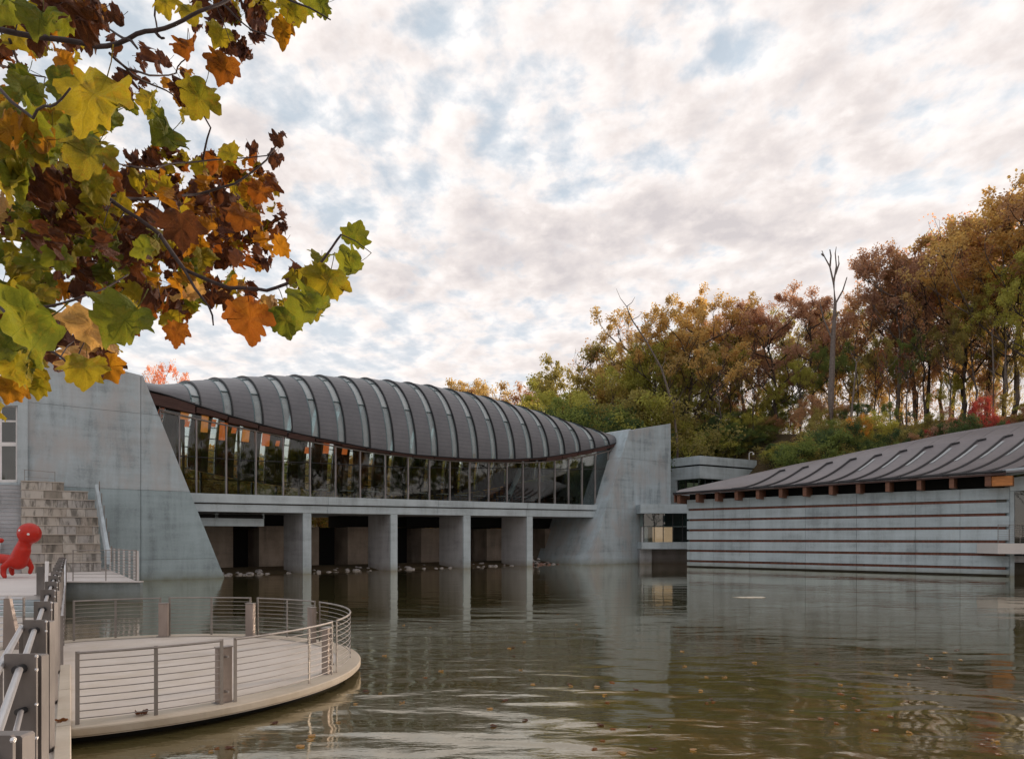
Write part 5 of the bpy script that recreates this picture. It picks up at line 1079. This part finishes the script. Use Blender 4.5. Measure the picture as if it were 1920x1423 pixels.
clusters = [  # cx, cy, rx, ry, n, size range, colours
    (40, 30, 60, 45, 12, (50, 80), 'green green yellow brown'), (130, 30, 70, 40, 10, (40, 65), 'yellow brown plum gold'), (185, 60, 40, 45, 6, (45, 60), 'brown plum'), (20, 110, 35, 45, 9, (35, 50), 'brown plum orange'), (65, 75, 50, 30, 5, (40, 60), 'yellow gold'), (150, 105, 45, 35, 7, (35, 50), 'gold brown yellow'), (235, 165, 45, 25, 9, (28, 42), 'plum brown'),
    (400, 25, 45, 35, 12, (28, 40), 'plum brown plum gold'), (445, 60, 50, 45, 18, (26, 40), 'plum brown plum'), (490, 20, 60, 30, 14, (30, 50), 'plum yellow green brown'), (560, 10, 40, 20, 5, (34, 46), 'green yellow'), (25, 200, 50, 50, 14, (50, 80), 'green yellow green gold'), (60, 260, 70, 60, 12, (60, 95), 'green yellow gold'), (150, 250, 80, 50, 10, (60, 85), 'yellow green'),
    (240, 200, 60, 30, 6, (34, 48), 'yellow gold green'), (340, 165, 30, 40, 5, (28, 40), 'brown gold'), (30, 310, 50, 50, 10, (45, 85), 'brown plum green'), (120, 340, 110, 40, 18, (40, 75), 'orange brown brown yellow'), (290, 300, 60, 25, 12, (28, 40), 'plum brown orange yellow'), (400, 320, 90, 28, 30, (28, 44), 'plum gold yellow brown orange'), (490, 335, 35, 35, 12, (28, 42), 'gold yellow orange brown'),
    (60, 400, 80, 50, 20, (40, 70), 'green brown yellow tan'), (180, 390, 80, 50, 24, (34, 60), 'brown gold yellow plum'), (300, 370, 100, 45, 40, (28, 52), 'brown plum gold yellow brown'), (420, 380, 90, 40, 32, (30, 55), 'brown plum orange gold yellow'), (490, 410, 45, 50, 16, (26, 46), 'yellow plum brown orange'), (60, 470, 80, 45, 20, (45, 75), 'green green brown yellow'), (180, 460, 90, 50, 34, (38, 64), 'brown green yellow plum'), (300, 470, 90, 45, 36, (34, 58), 'yellow green brown gold'),
    (410, 460, 90, 45, 38, (28, 48), 'brown yellow orange plum gold'), (480, 470, 35, 30, 9, (28, 40), 'brown plum gold'), (50, 540, 80, 40, 14, (45, 75), 'green yellow brown'), (170, 530, 90, 35, 22, (38, 60), 'green brown gold plum'), (300, 540, 90, 40, 32, (36, 60), 'yellow green brown tan gold'), (400, 540, 70, 30, 20, (32, 52), 'yellow gold brown green'), (440, 560, 40, 30, 6, (40, 55), 'brown tan orange'), (290, 590, 60, 35, 14, (42, 62), 'green yellow orange brown'),
    (120, 640, 80, 45, 16, (45, 80), 'green brown tan plum'), (190, 660, 45, 40, 8, (40, 60), 'brown plum yellow'), (25, 640, 50, 60, 12, (55, 90), 'green yellow brown'), (50, 700, 40, 30, 5, (45, 70), 'green yellow'), (330, 590, 35, 40, 6, (36, 50), 'yellow orange'), (560, 560, 50, 40, 5, (50, 70), 'green yellow'), (600, 510, 25, 25, 3, (45, 60), 'yellow green'), (260, 400, 150, 80, 40, (30, 50), 'brown plum brown gold'), (100, 430, 110, 110, 30, (40, 70), 'brown green yellow brown')]
for cx_, cy_, rx, ry, n, (s0, s1), cl in clusters:
    cl = cl.split()
    for _ in range(int(n*1.3)):
        r_ = math.sqrt(lr.random()); a = lr.uniform(0, 6.28); ck = lr.choice(cl); sh = 'curl' if ck in ('plum', 'brown') and lr.random() < .75 else lr.choice(['flat', 'fold', 'fold', 'curl'])
        leaf(cx_+rx*r_*math.cos(a), cy_+ry*r_*math.sin(a), lr.uniform(s0*.6, s1*.85), ck, sh)
leaves.sort(key=lambda q_: -q_[2]); rest = []; tw = MB()
MESH = {'flat': FLAT, 'fold': FOLD, 'curl': CURL}
for i, (px_, py, size, ck, sh, rot, tilt, S, Z) in enumerate(leaves):
    rot = R(rot if rot is not None else lr.gauss(190, 55)); ti = R(tilt if tilt is not None else lr.uniform(15, 78)); az = lr.uniform(0, 6.28)
    me = withmat(MESH[sh][lr.randrange(len(MESH[sh]))], L[ck])
    # local +Y = leaf tip, +Z = face; turn the face to the viewer, roll by rot, then tilt about a random in-plane axis
    base = Matrix(((1, 0, 0), (0, 0, -1), (0, 1, 0)))
    roll = Matrix.Rotation(-rot, 3, 'Y'); tl_ = Matrix.Rotation(ti, 3, Vector((math.cos(az), 0, math.sin(az))))
    sc = S*.85; Rm = tl_@roll.inverted()@base
    ctr = at(px_, py, Z); pos = ctr-Rm@Vector((0, .42*sc, 0))
    Mx = Matrix.Translation(pos-TL)@Rm.to_4x4()@Matrix.Scale(sc, 4)
    if i < 300: o = link('leaf', me, tree); o.matrix_local = Mx
    else: rest.append((me, Mx))
    pe = pos+Rm@Vector((.05, -.45, .10))*sc
    e = 960+pe.x*FOC/pe.y, HOR-(pe.z-EYE)*FOC/pe.y
    dd_ = (projx-e[0])**2+(projy-e[1])**2+((allp[:, 1]-pe.y)*60)**2; j = int(np.argmin(dd_)); q_ = Vector(allp[j])
    mid = pe.lerp(q_, .5)+Vector((0, 0, .012))
    if (q_-pe).length < .28 : tw.tube([q_, mid, pe], [.0035, .0028, .002], 4)
tw.build('twig', M['twig'], tree)['kind'] = 'stuff'
by = {}
for me, Mx in rest: by.setdefault(me.materials[0].name, []).append((me, Mx))
bm = bmesh.new(); mats = list(by); mi = 0; mj = bpy.data.meshes.new('small_leaves')
for k, nm in enumerate(mats):
    for me, Mx in by[nm]:
        n0 = len(bm.faces); bm.from_mesh(me); vs_ = bm.verts; bm.verts.ensure_lookup_table(); bm.faces.ensure_lookup_table()
        nv = len(me.vertices); bmesh.ops.transform(bm, matrix=Mx, verts=bm.verts[-nv:])
        for f_ in bm.faces[n0:]: f_.material_index = k; f_.smooth = True
    mj.materials.append(bpy.data.materials[nm])
bm.to_mesh(mj); bm.free(); o = link('small_leaves', mj, tree); o['kind'] = 'stuff'

# fallen leaves on the water and paving
LM = [withmat(FLAT[0], L['tan']), withmat(FLAT[1], L['orange']), withmat(FOLD[0], L['brown']), withmat(CURL[0], L['tan'])]
fr_ = random.Random(4)
def drift(n, x0, x1, y0, y1, where, sz=(.06, .12)):
    for _ in range(n):
        px_ = fr_.uniform(x0, x1); py = fr_.uniform(y0, y1); Z = EYE*FOC/(py-HOR); X = (px_-960)*Z/FOC
        if (X-CX)**2+(Z-CY)**2 < (RR+.3)**2 or X < KX*Z+.3: continue
        k = fr_.randrange(4); o = link('floating_leaf', LM[k], None, (X, Z, .012)); s_ = fr_.uniform(*sz); o.scale = (s_, s_, s_*.3); o.rotation_euler = (0, 0, fr_.uniform(0, 6.3))
        tag(o, f'small dry fallen leaf floating on the pond {where}', 'leaf', f'fallen leaves floating {where}')
drift(34, 900, 1900, 1290, 1420, 'near the bottom edge'); drift(16, 1000, 1900, 1200, 1290, 'in the right middle of the water'); drift(14, 640, 1000, 1180, 1330, 'right of the round platform'); drift(10, 640, 1100, 1100, 1180, 'in front of the bridge fins'); drift(8, 1650, 1830, 1225, 1275, 'in a loose group at the right'); drift(14, 150, 640, 1320, 1420, 'below the round platform')
for (px_, py, lb) in ((118, 1352, 'orange leaf lying on the kerb beside the plate posts'), (270, 1340, 'brown leaf on the front rim of the round platform')):
    z = WZ+.065 if px_ < 200 else PH+.02; Z = (EYE-z)*FOC/(py-HOR); o = link('fallen_leaf', LM[1 if px_ < 200 else 2], None, ((px_-960)*Z/FOC, Z, z+.01)); o.scale = (.16,)*3; o.rotation_euler = (.1, .1, 1.2); tag(o, lb, 'leaf')
# pale scum patch
bm = MB(); Z = EYE*FOC/(1120-HOR); c_ = ((1408-960)*Z/FOC, Z); pts = []
for k in range(24):
    a = 2*math.pi*k/24; r_ = 1+.5*mnoise.noise(Vector((math.cos(a)*2, math.sin(a)*2, 1))); pts.append((c_[0]+.75*r_*math.cos(a), c_[1]+.4*r_*math.sin(a), .006))
bm.prism(pts, Vector((0, 0, .012))); tag(bm.build('floating_scum', M['foam']), 'pale patch of floating scum in front of the striped gallery', 'scum')
